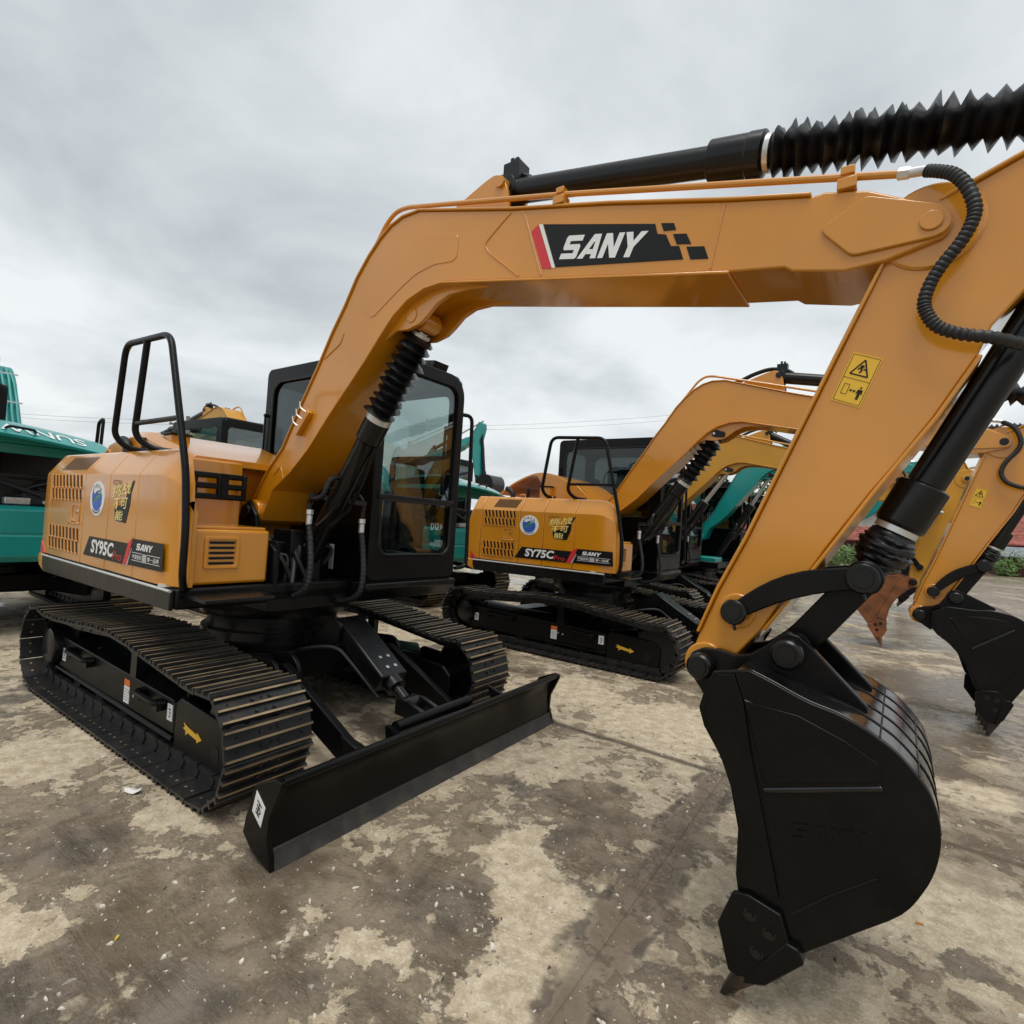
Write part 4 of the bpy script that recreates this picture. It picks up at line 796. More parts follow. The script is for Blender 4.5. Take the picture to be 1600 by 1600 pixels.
def upper(root, psi=0, paint=YEL, xr=-1.61, model='SY95C', detail=2, decals=True, hood='dome', glass=GLS, scribble=False, rail=True, cuts=None, f=.755, dx=0., rdx=0.):
    # deck and skirt
    q = MB(); q.box(xr+.12, .74, -1.02, .98, .862, .975); deck = q.build('deck', BLK, root, bevel=.015, rz=psi)
    q = MB(); q.prism([(xr+.16, .840), (xr+.12, .90), (xr+.12, .968), (.735, .968), (.735, .862)], -1.045, -1.022); q.build('skirt', BLKS, deck, bevel=.006)
    q = MB(); q.cyl((xr+.13, -1.047, .966), (.74, -1.047, .966), .008, n=8); q.build('skirt_trim', FIT, deck)
    q = MB(); q.box(.745, .98, -.98, -.60, .925, .945); q.build('step', BLKS, deck, bevel=.004)
    q = MB(); q.box(.38, .74, -.50, .10, .80, .93); q.prism([(.0, .95), (.36, .95), (.36, 1.05), (.28, 1.38), (.17, 1.48), (.07, 1.38), (.0, 1.2)], -.365, -.335); q.prism([(.0, .95), (.36, .95), (.36, 1.05), (.28, 1.38), (.17, 1.48), (.07, 1.38), (.0, 1.2)], .055, .085); q.build('boom_mount', BLK, deck, bevel=.006)
    q = MB(); q.cyl((.17, -.385, 1.40), (.17, .10, 1.40), .05, n=22); q.build('foot_pin', BLKS, deck, bevel=.004)
    q = MB(); q.box(.05, .55, -.36, .05, .97, 1.22); q.box(.40, .62, -.30, -.20, .95, 1.30); q.cyl((.58, -.10, .95), (.58, -.10, 1.25), .07, n=16); q.prism([(.6, .98), (.74, .95), (.74, 1.18), (.66, 1.22)], -.48, -.44); q.build('valve_block', BLK, deck, bevel=.01)
    q = MB(); rnd = random.Random(3)
    for k in range(9 if detail > 1 else 3):
        y_ = rnd.uniform(-.46, .06); q.tube(spline([(.62+rnd.uniform(-.1, .1), y_, .96), (.60+rnd.uniform(-.05, .08), y_+rnd.uniform(-.1, .1), 1.06+rnd.uniform(0, .12)), (.50, y_+rnd.uniform(-.15, .15), 1.16+rnd.uniform(-.06, .08)), (.32, y_+rnd.uniform(-.1, .1), 1.24), (.15, y_, 1.10)], 5), rnd.uniform(.009, .016), 8)
    q.build('hydraulic_hose', HOSE, deck)
    # counterweight at the rear
    q = MB(); zt = 1.70
    out_ = [(xr+.20, -.99), (xr+.06, -.98), (xr+.01, -.92), (xr-.08, -.5), (xr-.10, 0), (xr-.08, .5), (xr, .90), (xr+.2, 1.0), (xr+.26, 1.0), (xr+.26, -.99)]
    vs = []; lev = ((.845, .10), (.90, .02), (1.0, 0), (1.56, 0), (1.64, .03), (zt, .13))
    for z, ins in lev: vs += [(x+ins*(1 if x < xr+.19 else 0), y*(1-ins*.55), z) for x, y in out_]
    n = len(out_); q.add(vs, [tuple(range(n)), tuple(range((len(lev)-1)*n, len(lev)*n))]+[(k*n+i, k*n+(i+1) % n, (k+1)*n+(i+1) % n, (k+1)*n+i) for k in range(len(lev)-1) for i in range(n)])
    cw = q.build('counterweight', paint, root, bevel=.02, seg=3, rz=psi)
    if decals:
        q = MB(); q.prism([(xr+.09, .985), (xr+.185, .985), (xr+.09, 1.07)], -1.0475, -1.040); q.build('reflector', RED, cw, smooth=False)
    # right side panels, each its own sheet with a gap
    cuts = (cuts or [xr+.21, -.66, -.215, .225])+[f]
    pan = []
    for k in range(4):
        a_, b_ = cuts[k]+.003, cuts[k+1]-.003
        xs = [a_, b_] if k < 3 else [x for x in (a_, f-.40, f-.30, f-.24, f-.18, f-.12, f-.07, f-.035, f-.012, f) if x >= a_]
        q = MB(); loft(q, [(x, side_section(x, f)) for x in xs]); pan.append(q.build('side_panel', paint, root, bevel=.005, seg=2, rz=psi, ang=22))
    q = MB(); loft(q, [(cuts[0]-.01, [(y+.012 if y < -.9 else y, z-.012) for y, z in side_section(0)]), (cuts[3]+.05, [(y+.012 if y < -.9 else y, z-.012) for y, z in side_section(0)])]); q.build('panel_gap_seal', DBLK, deck)
    YS = -1.044
    def rsec(t, ins):
        return [(y+ins*.6 if y < -.9 else y, (z if z < 1 else z-t)) for y, z in side_section(0)]
    q = MB(); loft(q, [(xr+.005, rsec(.16, .05)), (xr+.06, rsec(.05, .012)), (xr+.10, rsec(0, 0)), (cuts[0]-.003, rsec(0, 0))]); q.build('rear_panel', paint, root, bevel=.008, rz=psi, ang=22)
    q = MB(); q.prism([(xr+.13, .98), (xr+.02, .98), (xr+.01, .93), (xr+.05, .87), (xr+.16, .835)], -1.046, -.7); q.build('rear_corner', paint, root, bevel=.02, rz=psi)
    if detail > 0:
        # pressed louvres in the rear door
        lo, dk_ = MB(), MB()
        xa, xb = cuts[0]+.075, cuts[1]-.07; nL = 9
        for (z0, z1, sl) in ((1.49, 1.575, .02), (1.40, 1.475, .02), (1.125, 1.205, .02), (1.04, 1.12, .02)):
            for i in range(nL):
                x = xa+(xb-xa)*i/(nL-1); w_ = .024
                dk_.prism([(x-w_/2, z0), (x+w_/2, z0), (x+w_/2-sl, z1), (x-w_/2-sl, z1)], YS-.0015, YS+.002)
                lo.prism([(x-w_/2-.016, z0-.004), (x-w_/2, z0-.008), (x+w_/2, z0-.010), (x+w_/2+.004, z0), (x-w_/2+.001, z0+.001), (x-w_/2-sl, z1+.006), (x-w_/2-.016-sl, z1+.004)], YS-.008, YS+.002)
        e0 = side_section(0); (ya, za), (yb, zb) = e0[2], e0[3]
        for i in range(10):
            x = xa+.10+(xb-xa-.12)*i/9
            vs = []
            for t, ddx in ((.15, 0), (.85, .035)):
                for dxx in (-.011, .011): vs.append((x+ddx+dxx, ya+(yb-ya)*t-.003, za+(zb-za)*t+.002))
            dk_.add(vs, [(0, 1, 3, 2)])
        lo.build('louvre', paint, pan[0], bevel=.003, kind='stuff'); dk_.build('louvre_slot', DBLK, pan[0], smooth=False, kind='stuff')
        lx = cuts[1]-.15
        q = MB(); frame_plate(q, rrect(lx-.08, lx+.08, 1.25, 1.375, .01, 2), rrect(lx-.062, lx+.062, 1.268, 1.36, .008, 2), YS-.006, YS+.002, 'y'); la = q.build('latch_surround', paint, pan[0], bevel=.002)
        q = MB(); q.box(lx-.062, lx+.062, YS-.001, YS+.001, 1.268, 1.36); q.build('latch_recess', paint, pan[0], smooth=False)
        q = MB(); q.disc((lx+.03, YS-.001, 1.32), (0, -1, 0), .012, .008, 12); q.build('latch_button', CHR, pan[0])
        q = MB(); q.tube(fillet([(lx-.07, YS, 1.245), (lx-.06, YS-.025, 1.24), (lx+.07, YS-.025, 1.24), (lx+.08, YS, 1.245)], .015, 3), .007, 6); q.build('latch_handle', paint, pan[0])
    if decals:
        y = YS-.0022
        def pz(P, m_, nm, par, yy=y, dep=.0025):
            q = MB(); q.prism([(p[0]+dx, p[1]) for p in P], yy, yy+dep); return q.build(nm, m_, par, smooth=False)
        pz([(-.50, 1.172), (.150, 1.172), (.085, 1.045), (-.592, 1.045)], DBLK, 'model_plate', pan[1], y-.0022, .0018)
        pz([(.213, 1.205), (.62, 1.205), (.632, 1.055), (.155, 1.050)], DBLK, 'brand_plate', pan[3], y-.0022, .0018)
        pz([(.150, 1.180), (.213, 1.212), (.140, 1.045), (.085, 1.045)], RED, 'plate_red_bar', pan[2], y-.0028, .0018)
        pz([(.200, 1.15), (.207, 1.15), (.158, 1.045), (.140, 1.045)], GREY, 'plate_grey_bar', pan[2], y-.0030, .0016)
        yl = y-.0030
        stack_text(pan[1], model, WHT, (-.455+dx, yl, 1.068), (.375, 0, 0), (.012, 0, .090), bold=.034, name='model_lettering')
        stack_text(pan[2], 'Pro', RED, (-.07+dx, yl, 1.058), (.135, 0, .002), (.004, 0, .052), bold=-.002, name='model_suffix')
        q = MB(); logo_mb(q, (.27+dx, yl, 1.145), (.21, 0, 0), (.012, 0, .038)); q.build('brand_lettering', WHT, pan[3], smooth=False)
        q = MB()
        for z in (1.082, 1.126):
            for a_, b_ in ((.215, .355), (.425, .595)): flat(q, [(a_+dx, z), (b_+dx, z), (b_+dx, z+.003), (a_+dx, z+.003)], yl)
        q.build('brand_rule', WHT, pan[3], smooth=False)
        pz([(.362, 1.080), (.418, 1.080), (.418, 1.128), (.362, 1.128)], GREY, 'blank_square', pan[3], yl-.0004, .0012)
        stack_text(pan[3], '中国挖机', WHT, (.222+dx, yl, 1.092), (.132, 0, 0), (0, 0, .026), bold=.008, name='slogan_lettering')
        stack_text(pan[3], '第一品牌', WHT, (.43+dx, yl, 1.092), (.15, 0, 0), (0, 0, .026), bold=.008, name='slogan_lettering')
        # round badge
        cx, cz = -.42+dx, 1.423
        el = lambda r, sx=1.12: [(cx+r*sx*math.cos(2*PI*k/36), cz+r*math.sin(2*PI*k/36)) for k in range(36)]
        def badge(P, m_, nm, lvl):
            q = MB(); q.prism(P, y-.0004*lvl, y+.002); q.build(nm, m_, pan[1], smooth=False)
        badge(el(.113), WHT, 'badge', 0)
        badge([(cx+.078*1.12*math.cos(t), cz-.005+.078*math.sin(t)) for t in [R(150+k*10) for k in range(25)]], BLUE, 'badge_globe', 1)
        leaf = lambda P: [(cx+a_*1.12, cz+b_) for a_, b_ in P]
        badge(leaf([(-.062, -.028), (-.02, -.02), (.025, .0), (.055, .03), (.06, .045), (.03, .035), (-.01, .015), (-.045, -.005)]), GRN, 'badge_leaf', 2)
        badge(leaf([(-.060, -.02), (-.045, .02), (-.015, .045), (.03, .055), (.055, .05), (.02, .042), (-.015, .025), (-.045, -.002)]), BLUE, 'badge_leaf', 3)
        badge(leaf([(-.072, -.03), (-.082, .02), (-.07, .06), (-.062, .065), (-.058, .03), (-.062, 0)]), BLUE, 'badge_leaf', 2)
        q = MB()
        for i, ch in enumerate('中国质造'):
            an = R(125-i*24); text_mb(q, ch, (cx+.084*1.12*math.cos(an)-.012, y-.002, cz+.082*math.sin(an)-.012), (.024, 0, -.008*(i-1.5)), (.004*(i-1.5), 0, .024))
        for i in range(9):
            an = R(235+i*9); flat(q, [(cx+r*1.12*math.cos(an+da), cz+r*math.sin(an+da)) for r, da in ((.088, -.04), (.1, -.04), (.1, .04), (.088, .04))], y-.002)
        q.build('badge_lettering', DBLK, pan[1], smooth=False)
        # gold show title on a black brush stroke
        q = MB(); q.prism([(p[0]+dx, p[1]) for p in [(-.09, 1.295), (.075, 1.288), (.12, 1.40), (.125, 1.47), (.165, 1.54), (.15, 1.545), (.10, 1.50), (.03, 1.41), (-.11, 1.37)]], y-.0004, y+.002); q.build('title_stroke', DBLK, pan[2], smooth=False)
        for t_, o_, u_, v_ in (('挑战', (-.165, 1.435), (.285, .03), (.02, .075)), ('不可', (-.135, 1.362), (.215, .012), (.01, .068)), ('能', (-.09, 1.297), (.115, .004), (.008, .062))):
            q = MB(); text_mb(q, t_, (o_[0]+dx, y-.0018, o_[1]), (u_[0], 0, u_[1]), (v_[0], 0, v_[1]), bold=.012); q.build('title_lettering', GOLD, pan[2], smooth=False)
        stack_text(pan[2], 'CCTV', mat('sticker_brown', (.24, .07, .01), .5) if 'sticker_brown' not in bpy.data.materials else bpy.data.materials['sticker_brown'], (-.165+dx, y-.001, 1.517), (.135, 0, -.004), (.0, 0, .030), bold=.01, name='title_small_lettering')
    # engine deck and bonnet
    q = MB(); q.box(xr+.27, .02, -.815, .95, .98, 1.70); q.build('engine_housing', paint, root, bevel=.02, rz=psi)
    if hood == 'dome':
        q = MB(); loft(q, [(x, [(-.80, 1.69), (-.80, z-.05), (-.74, z), (.02, z), (.10, z-.07), (.10, 1.69)]) for x, z in ((xr+.35, 1.76), (xr+.55, 1.88), (-.65, 1.925), (-.40, 1.905), (.22, 1.735))])
        hd = q.build('engine_hood', paint, root, bevel=.02, seg=3, rz=psi)
    else:
        P = [(-.95, 1.80), (-.72, 1.95), (-.42, 2.06), (-.15, 2.04), (.15, 1.93), (.30, 1.80), (.36, 1.68)]
        q = MB(); Q = spline([(x, 0, z) for x, z in P], 4); q.ribbon([(p[0], p[2]) for p in Q], .02, -.65, .55, -1); hd = q.build('engine_hood', paint, root, rz=psi)
        q = MB(); q.prism([(-.42, 2.05), (-.15, 2.03), (.15, 1.92), (.30, 1.79), (.35, 1.68), (-.12, 1.68)], -.665, -.645); q.build('hood_side', paint, hd, bevel=.004)
    if detail > 0:
        q = MB(); q.tube(spline([(-.62, -.83, 1.70), (-.62, -.83, 1.78), (-.66, -.83, 1.83), (-.72, -.83, 1.85)], 5), .032, 12); q.build('exhaust_pipe', RUB, hd)
        q = MB(); q.box(-.30, -.16, -.74, -.62, 1.70, 1.885); q.build('filler_box', paint, hd, bevel=.008)
        q = MB(); q.box(-.31, -.15, -.75, -.61, 1.885, 1.90); q.cyl((-.42, -.80, 1.72), (-.42, -.80, 1.86), .02, n=10); q.build('filler_lid', DBLK, hd, bevel=.004)
        q = MB(); q.tube(fillet([(-.12, -.86, 1.735), (-.12, -.86, 1.765), (-.04, -.86, 1.765), (-.04, -.86, 1.735)], .02, 3), .008, 6); q.tube(fillet([(xr+.62, -.84, 1.735), (xr+.62, -.84, 1.78), (xr+.70, -.84, 1.78), (xr+.70, -.84, 1.735)], .02, 3), .008, 6); q.build('lifting_eye', paint, hd)
    # front tool box and fuel box
    q = MB(); q.box(.02, .30, -.84, -.48, 1.28, 1.712); tb = q.build('tool_box', paint, root, bevel=.012, rz=psi)
    q = MB()
    for z in (1.483, 1.548, 1.612): q.bar((.365, -.83, z), (.365, -.50, z), .02, .036)
    for y_ in (-.83, -.66, -.50): q.bar((.365, y_, 1.465), (.365, y_, 1.63), .025, .03)
    for y_ in (-.80, -.52): q.bar((.29, y_, 1.55), (.365, y_, 1.55), .02, .03)
    q.box(.345, .375, -.66, -.60, 1.47, 1.63); q.box(.33, .36, -.84, -.78, 1.46, 1.63); q.build('lamp_guard', BLK, tb, bevel=.008)
    q = MB(); q.box(.28, f-.045, -.99, -.50, .984, 1.295); fb = q.build('fuel_box', paint, root, bevel=.018, seg=3, rz=psi)
    q = MB(); q.box(.30, f-.065, -.97, -.52, 1.296, 1.312); q.build('tread_plate', paint, fb, bevel=.004)
    if detail > 0:
        vy0, vy1 = -.865, -.70
        q = MB(); frame_plate(q, rrect(vy0-.015, vy1+.015, 1.075, 1.255, .015, 3), rrect(vy0+.006, vy1-.006, 1.092, 1.238, .008, 3), f-.046, f-.035, 'x'); q.build('vent_surround', paint, fb, bevel=.003)
        q = MB(); q.box(f-.046, f-.043, vy0, vy1, 1.09, 1.24); q.build('vent_recess', paint, fb, smooth=False)
        q = MB()
        for k in range(5): q.prism(rrect(vy0+.012, vy1-.012, 1.098+k*.029, 1.113+k*.029, .006, 2), f-.043, f-.039, 'x')
        q.build('vent_slot', DBLK, fb, smooth=False)
    if rail:
        q = MB(); r_ = .019
        outer = [(-.30, -.80, 1.755), (-.34, -.93, 1.765), (-.36, -1.0, 1.84), (-.27, -1.0, 2.425), (.385, -1.0, 2.395), (.74+f-.755-rdx, -1.015, 1.60), (.80+f-.755-rdx, -1.02, 1.30), (.80+f-.755-rdx, -1.02, 1.05), (.76+f-.755-rdx, -.99, .97), (.70+f-.755-rdx, -.95, .965)]
        outer = [(p[0]+rdx, *p[1:]) for p in outer]
        q.tube(fillet(outer, .09, 6), r_, 12)
        q.tube(fillet([(.10+rdx, -.80, 1.745), (.02+rdx, -.93, 1.755), (-.03+rdx, -1.0, 1.83), (.06+rdx, -1.0, 2.40)], .10, 6), r_, 12)
        q.tube([(rdx, -1.0, 1.90), (.595+rdx*.8, -1.0, 1.90)], .015, 10); q.build('handrail', BLK, root, rz=psi)
        if detail > 1:
            q = MB(); q.lathe((.60, -1.0, .975), (.60, -1.0, 1.01), [(0, .05), (.4, .05), (.45, .028), (.9, .028), (1, .02)], 16); q.build('rail_mount', FIT, deck)
    return cab(root, psi, glass=glass, detail=detail, scribble=scribble)

def excavator(name, label, loc, yaw=0, uc={}, up_={}, at_={}, group=None):
    root = empty(name, loc, yaw, label, 'excavator', group)
    undercarriage(root, **uc); c = upper(root, **up_); attachments(root, **at_)
    return root

# ------------------------------------------------------------------ teal excavators with the engine cover raised
def teal_upper(root, lid=(-.48, 1.0), bundle=False, cab_y=(.12, 1.0)):
    q = MB(); q.box(-1.45, .74, -1.0, .98, .80, .93); deck = q.build('deck', BLK, root, bevel=.015)
    out_ = [(-1.25, -1.03), (-1.5, -.98), (-1.60, -.80), (-1.66, -.4), (-1.68, 0), (-1.66, .4), (-1.60, .80), (-1.5, .98), (-1.25, 1.03)]
    q = MB(); lev = ((.74, .10), (.80, .02), (1.00, 0), (1.015, .014), (1.03, 0), (1.25, 0), (1.29, .04)); n = len(out_); vs = []
    for z, ins in lev: vs += [(x+(ins if x < -1.3 else 0), y*(1-ins*.5), z) for x, y in out_]
    q.add(vs, [tuple(range(n)), tuple(range((len(lev)-1)*n, len(lev)*n))]+[(k*n+i, k*n+(i+1) % n, (k+1)*n+(i+1) % n, (k+1)*n+i) for k in range(len(lev)-1) for i in range(n)]); q.build('counterweight', TEAL, root, bevel=.012)
    q = MB(); q.box(-1.15, -.2, -.95, .95, .93, 1.62); q.box(-1.30, -1.15, -.5, .1, 1.29, 1.45); en = q.build('engine', ENG, root, bevel=.02)
    rnd = random.Random(11); q = MB()
    for k in range(9):
        y0 = rnd.uniform(-.8, .8); q.tube(spline([(-1.18, y0, 1.30+rnd.uniform(0, .1)), (-1.30, y0+rnd.uniform(-.2, .2), 1.40+rnd.uniform(-.05, .15)), (-1.22, y0+rnd.uniform(-.5, .5), 1.5+rnd.uniform(-.1, .1)), (-1.12, y0+rnd.uniform(-.3, .3), 1.56)], 5), rnd.uniform(.012, .03), 8)
    q.build('engine_hose', HOSE, en)
    q = MB(); q.cyl((-1.22, .62, 1.35), (-1.22, .62, 1.58), .075, n=16); q.cyl((-1.22, .62, 1.55), (-1.22, .62, 1.62), .06, n=16); q.build('filter', GREY if 0 else ENG, en)
    q = MB(); q.box(-1.36, -1.26, .05, .25, 1.30, 1.37); q.box(-1.36, -1.3, -.15, -.05, 1.31, 1.35); q.build('battery_cover', FIT, en, bevel=.01)
    y0, y1 = lid
    P = [(-1.92, 1.985), (-1.68, 2.095), (-1.5, 2.14), (-1.1, 2.13), (-.5, 2.06)]
    q = MB(); K = 8; vs = []
    for i in range(K+1):
        t = i/K; y = y0+(y1-y0)*t; dz = -.13*(1-t)**2-.015*t*t
        for x, z in P: vs.append((x+.08*(1-t)**2, y, z+dz))
        for x, z in reversed(P): vs.append((x+.08*(1-t)**2+.015, y, z+dz-.03))
    n = 2*len(P); q.add(vs, [tuple(range(n)), tuple(range(K*n, K*n+n))]+[(k*n+i, k*n+(i+1) % n, (k+1)*n+(i+1) % n, (k+1)*n+i) for k in range(K) for i in range(n)])
    ld = q.build('engine_cover', TEAL, root, bevel=.006)
    q = MB(); y_ = (y0+y1)/2; nrm_ = Vector((-.42, 0, .91)); text_mb(q, 'SUNWARD', Vector((-1.70, y0+.22, 2.086))+nrm_*.004, (0, (y1-y0)*.76, 0), (-.15, 0, -.0688), bold=.008)
    for i_, p_ in enumerate(q.v):
        t_ = (p_[1]-y0)/(y1-y0); q.v[i_] = (p_[0]+.08*(1-t_)**2, p_[1], p_[2]-.13*(1-t_)**2-.015*t_*t_+.002)
    q.build('cover_lettering', WHT, ld, smooth=False)
    q = MB(); q.tube(fillet([(-1.80, y_-.1, 2.0), (-1.85, y_-.08, 2.02), (-1.85, y_+.1, 2.03), (-1.80, y_+.12, 2.01)], .02, 3), .012, 6); q.build('cover_handle', BLK, ld)
    q = MB(); q.box(-1.55, -.5, y0+.05, y1-.05, 1.90, 1.97); q.box(-1.50, -1.46, y0+.05, y1-.05, 1.80, 1.90); q.build('cover_inner_frame', TEAL, ld, bevel=.01)
    q = MB(); q.bar((-1.3, y0+.12, 1.3), (-1.45, y0+.1, 1.9), .02, .02); q.bar((-1.2, y1-.2, 1.3), (-1.40, y1-.15, 1.9), .02, .02); q.build('cover_strut', BLKS, ld)
    q = MB(); q.box(-.42, -.36, -.98, .98, .93, 2.02); q.box(-1.30, -.4, .92, .98, 1.29, 1.7); q.build('dark_bay_backing', ENG, root)  # dark panels added behind the engine to give the open bay its shade
    q = MB(); q.box(-.2, .2, -.98, -.45, .93, 1.7); q.box(.2, .70, -.98, -.5, .80, 1.02); q.build('side_body', TEAL, root, bevel=.03, seg=3)
    q = MB(); q.tube(fillet([(-.1, -.9, 1.7), (-.1, -.92, 2.45), (.05, -.92, 2.40), (.05, -.9, 1.7)], .05, 4), .02, 8); q.build('handrail', BLK, root)
    c = cab(root, glass=GLS, detail=0, y0=cab_y[0], y1=cab_y[1])
    if bundle:
        hb = MB(); rnd = random.Random(4)
        for k in range(6):
            y = -.27+k*.052
            hb.tube(spline([(p[0]-.035, y+rnd.uniform(-.012, .012), p[1]+.03) for p in BOOM_TOP[2:10]], 3), .017, 8)
        hb.build('hose_bundle', mat('hose_teal', (.02, .30, .27), .4), root)
        hb = MB()
        for p in (BOOM_TOP[5], BOOM_TOP[8]): hb.bar((p[0]-.045, -.33, p[1]+.035), (p[0]-.045, .05, p[1]+.035), .012, .02)
        hb.build('hose_strap', FIT, root)
        hb = MB(); hb.tube(spline([(1.25, -.12, 3.02), (1.22, -.13, 3.16), (1.32, -.13, 3.20), (1.38, -.1, 3.08)], 5), .02, 8); hb.tube(spline([(1.2, -.02, 3.0), (1.15, -.0, 3.14), (1.25, .02, 3.19), (1.34, .0, 3.06)], 5), .02, 8); hb.build('hose_loop', RUB, root)
def teal_excavator(label, loc, yaw, at_, blade=False, **k):
    root = empty('excavator', loc, yaw, label, 'excavator')
    undercarriage(root, blade=blade, detail=1, stickers=False); teal_upper(root, **k); attachments(root, paint=TEAL, detail=0, bel=False, label=False, pins=BLKS, **at_)
    return root

# ------------------------------------------------------------------ the row of excavators
PSI = -.02
m1 = excavator('excavator', 'large yellow excavator marked SY95C Pro with big brand logo on its boom', (0, 0, 0), 0,
    up_=dict(psi=PSI, scribble=True), at_=dict(psi=PSI, logo=True))
m2 = excavator('excavator', 'yellow excavator marked SY75C Pro with raised engine hood', (.67, 3.82, 0), 0,
    uc=dict(detail=2, ox=.14), up_=dict(xr=-1.13, model='SY75C', hood='open', cuts=[-.91, -.35, -.03, .36], f=.86, dx=.2, rdx=.25), at_=dict(ab=R(-1.0), aa=R(5.0), ak=R(14), pins=BLKS, detail=1, paint=YEL, seed=3))
m3 = excavator('excavator', 'dusty yellow excavator with bare chrome boom rod and maroon panel behind its cab glass', (.02, 7.2, 0), 0,
    uc=dict(detail=1, stickers=False), up_=dict(xr=-1.2, decals=False, detail=0, rail=True, paint=YEL2), at_=dict(ab=R(-.5), aa=R(-60), ak=R(72), pins=BLKS, detail=1, paint=YEL2, seed=5, bel=False, label=False))
m4 = teal_excavator('teal excavator with raised boom and bright rod beside the dusty yellow machine', (.42, 9.45, 0), 0, dict(ab=R(6), aa=R(-30), bucketless=True))
m10 = excavator('excavator', 'far yellow excavator standing beyond the teal one with black bucket lowered', (.6, 13.2, 0), 0,
    uc=dict(detail=1, stickers=False, blade=False), up_=dict(decals=False, detail=0, paint=YEL2), at_=dict(ab=R(2), pins=BLKS, detail=1, paint=YEL2, seed=12, label=False))
m5 = excavator('excavator', 'yellow excavator facing the row, rusty orange bucket resting on the ground', (8.52, 7.2, 0), PI,
    uc=dict(detail=1, stickers=False), up_=dict(decals=False, detail=0, paint=YEL2), at_=dict(ab=R(.2), aa=R(42), ak=R(-32), pins=BLKS, detail=1, paint=YEL2, bucket=RUST, seed=8, label=False))
m6 = excavator('excavator', 'yellow excavator facing away behind the SY95C, black cab roof and hoses on boom', (-4.05, 2.25, 0), PI,
    uc=dict(detail=1, stickers=False, blade=False), up_=dict(decals=False, detail=0, paint=YEL2, rail=False), at_=dict(ab=R(-2), pins=BLKS, detail=1, paint=YEL2, seed=9, label=False))
m7 = teal_excavator('teal excavator with bundled teal hoses on boom and raised engine cover', (-4.75, -.6, 0), PI, dict(ab=R(0)), bundle=True)
m8 = teal_excavator('teal excavator with raised engine cover behind the SY75C', (-3.55, 4.95, 0), PI, dict(ab=R(-14)), cab_y=(-1.0, -.12))
m9 = teal_excavator('distant teal excavator with its boom stretched high above the others', (-10.75, 12.2, 0), 0, dict(ab=R(32), aa=R(4)), lid=(-.5, .5))

q = MB(); rnd = random.Random(21); c0 = Vector((1.40, 3.925, 2.16))
for k in range(16):
    th, ph = rnd.uniform(0, 6.28), rnd.uniform(-.9, 1.2); d_ = Vector((math.cos(th)*math.cos(ph), math.sin(th)*math.cos(ph), math.sin(ph))); sd_ = d_.orthogonal().normalized()*.05; t_ = d_.cross(sd_)
    P_ = []
    for a_ in range(5):
        for b_ in range(4): u_, v_ = (a_/4-.5)*2, b_/3; P_.append(c0+d_*.13*math.sin(v_*2.4)+sd_*u_*(.4+v_)+t_*(.04*v_*v_+.02*math.cos(u_*3))*rnd.uniform(.6, 1.3))
    q.add(P_, [(a_*4+b_, a_*4+b_+1, a_*4+b_+5, a_*4+b_+4) for a_ in range(4) for b_ in range(3)])
for k in range(2): q.tube([c0, c0+Vector((.03, -.04, -.12)), c0+Vector((-.02+.06*k, -.06, -.26))], [.03, .02, .012], 6)
ro_ = q.build('rosette', mat('red_cloth', (.55, .012, .02), .6, var=.3, vs=12)); so_ = ro_.modifiers.new('solid', 'SOLIDIFY'); so_.thickness = .002
tag(ro_, 'red cloth rosette hanging at the cab of the SY75C excavator', 'rosette')
# ------------------------------------------------------------------ yard surroundings
def leafy(name, loc, rx, ry, rz, n, cols, label, cat='bush', trunk=0., seed=1, leaf=.10, group=None):
    rnd = random.Random(seed); root = empty(name, loc, 0, label, cat, group)
    mb = MB(); cl = [(rnd.gauss(0, .5)*rx, rnd.gauss(0, .5)*ry, rnd.uniform(.15, 1)*rz) for _ in range(14)]
    for k in range(n):
        c = rnd.choice(cl); d = Vector((rnd.gauss(0, 1), rnd.gauss(0, 1), rnd.gauss(0, .8))).normalized()*rnd.uniform(.2, 1)**.5*min(rx, rz)*.42
        p = Vector(c)+d; p.z = max(.02, p.z)+trunk; a = Vector((rnd.gauss(0, 1), rnd.gauss(0, 1), rnd.gauss(0, 1))).normalized()*leaf*rnd.uniform(.6, 1.4); b_ = a.orthogonal().normalized()*leaf*.5*rnd.uniform(.6, 1.3)
        mb.mi = rnd.choice((0, 0, 1)); mb.add([p-a, p+b_, p+a, p-b_], [(0, 1, 2, 3)])
    mb.build('crown', cols, root, smooth=False)
    tk = MB(); rr = random.Random(seed)
    tk.tube([(0, 0, -.05), (.02, 0, trunk*.5+.05), (.05*rx, 0, trunk+rz*.4)], [.05+trunk*.04, .04+trunk*.03, .02], 8)
    for k in range(4): c = cl[k]; tk.tube([(0, 0, trunk*.7), (c[0]*.5, c[1]*.5, trunk+c[2]*.6), (c[0], c[1], trunk+c[2])], [.03+trunk*.02, .02, .008], 6)
    tk.build('trunk', WOOD, root); return root
LG = mat('leaf_green', (.075, .15, .03), .6, var=.4, vs=2); LD = mat('leaf_dark', (.03, .06, .018), .6, var=.4, vs=2); LY = mat('leaf_yellowgreen', (.13, .19, .05), .6, var=.3, vs=2)
for i, (x, y, s_) in enumerate(((-2.0, 36, 1.0), (-.6, 38, 1.2), (.9, 37, 1.0), (2.2, 39, 1.15), (3.4, 38, .9), (4.6, 40, 1.1), (6.0, 41, .9), (8.6, 45, 1.0), (10.4, 46, 1.1))):
    leafy('bush', (x, y, -.03), 1.0*s_, .8*s_, 1.25*s_, 700, [LG, LY], 'low bright green bush among others at the far edge of the yard' if i < 7 else ('bright green bush beside the log' if i == 7 else 'bright green bush in front of the grey roofed shed'), seed=20+i, leaf=.11, group='bushes along the far edge of the yard')
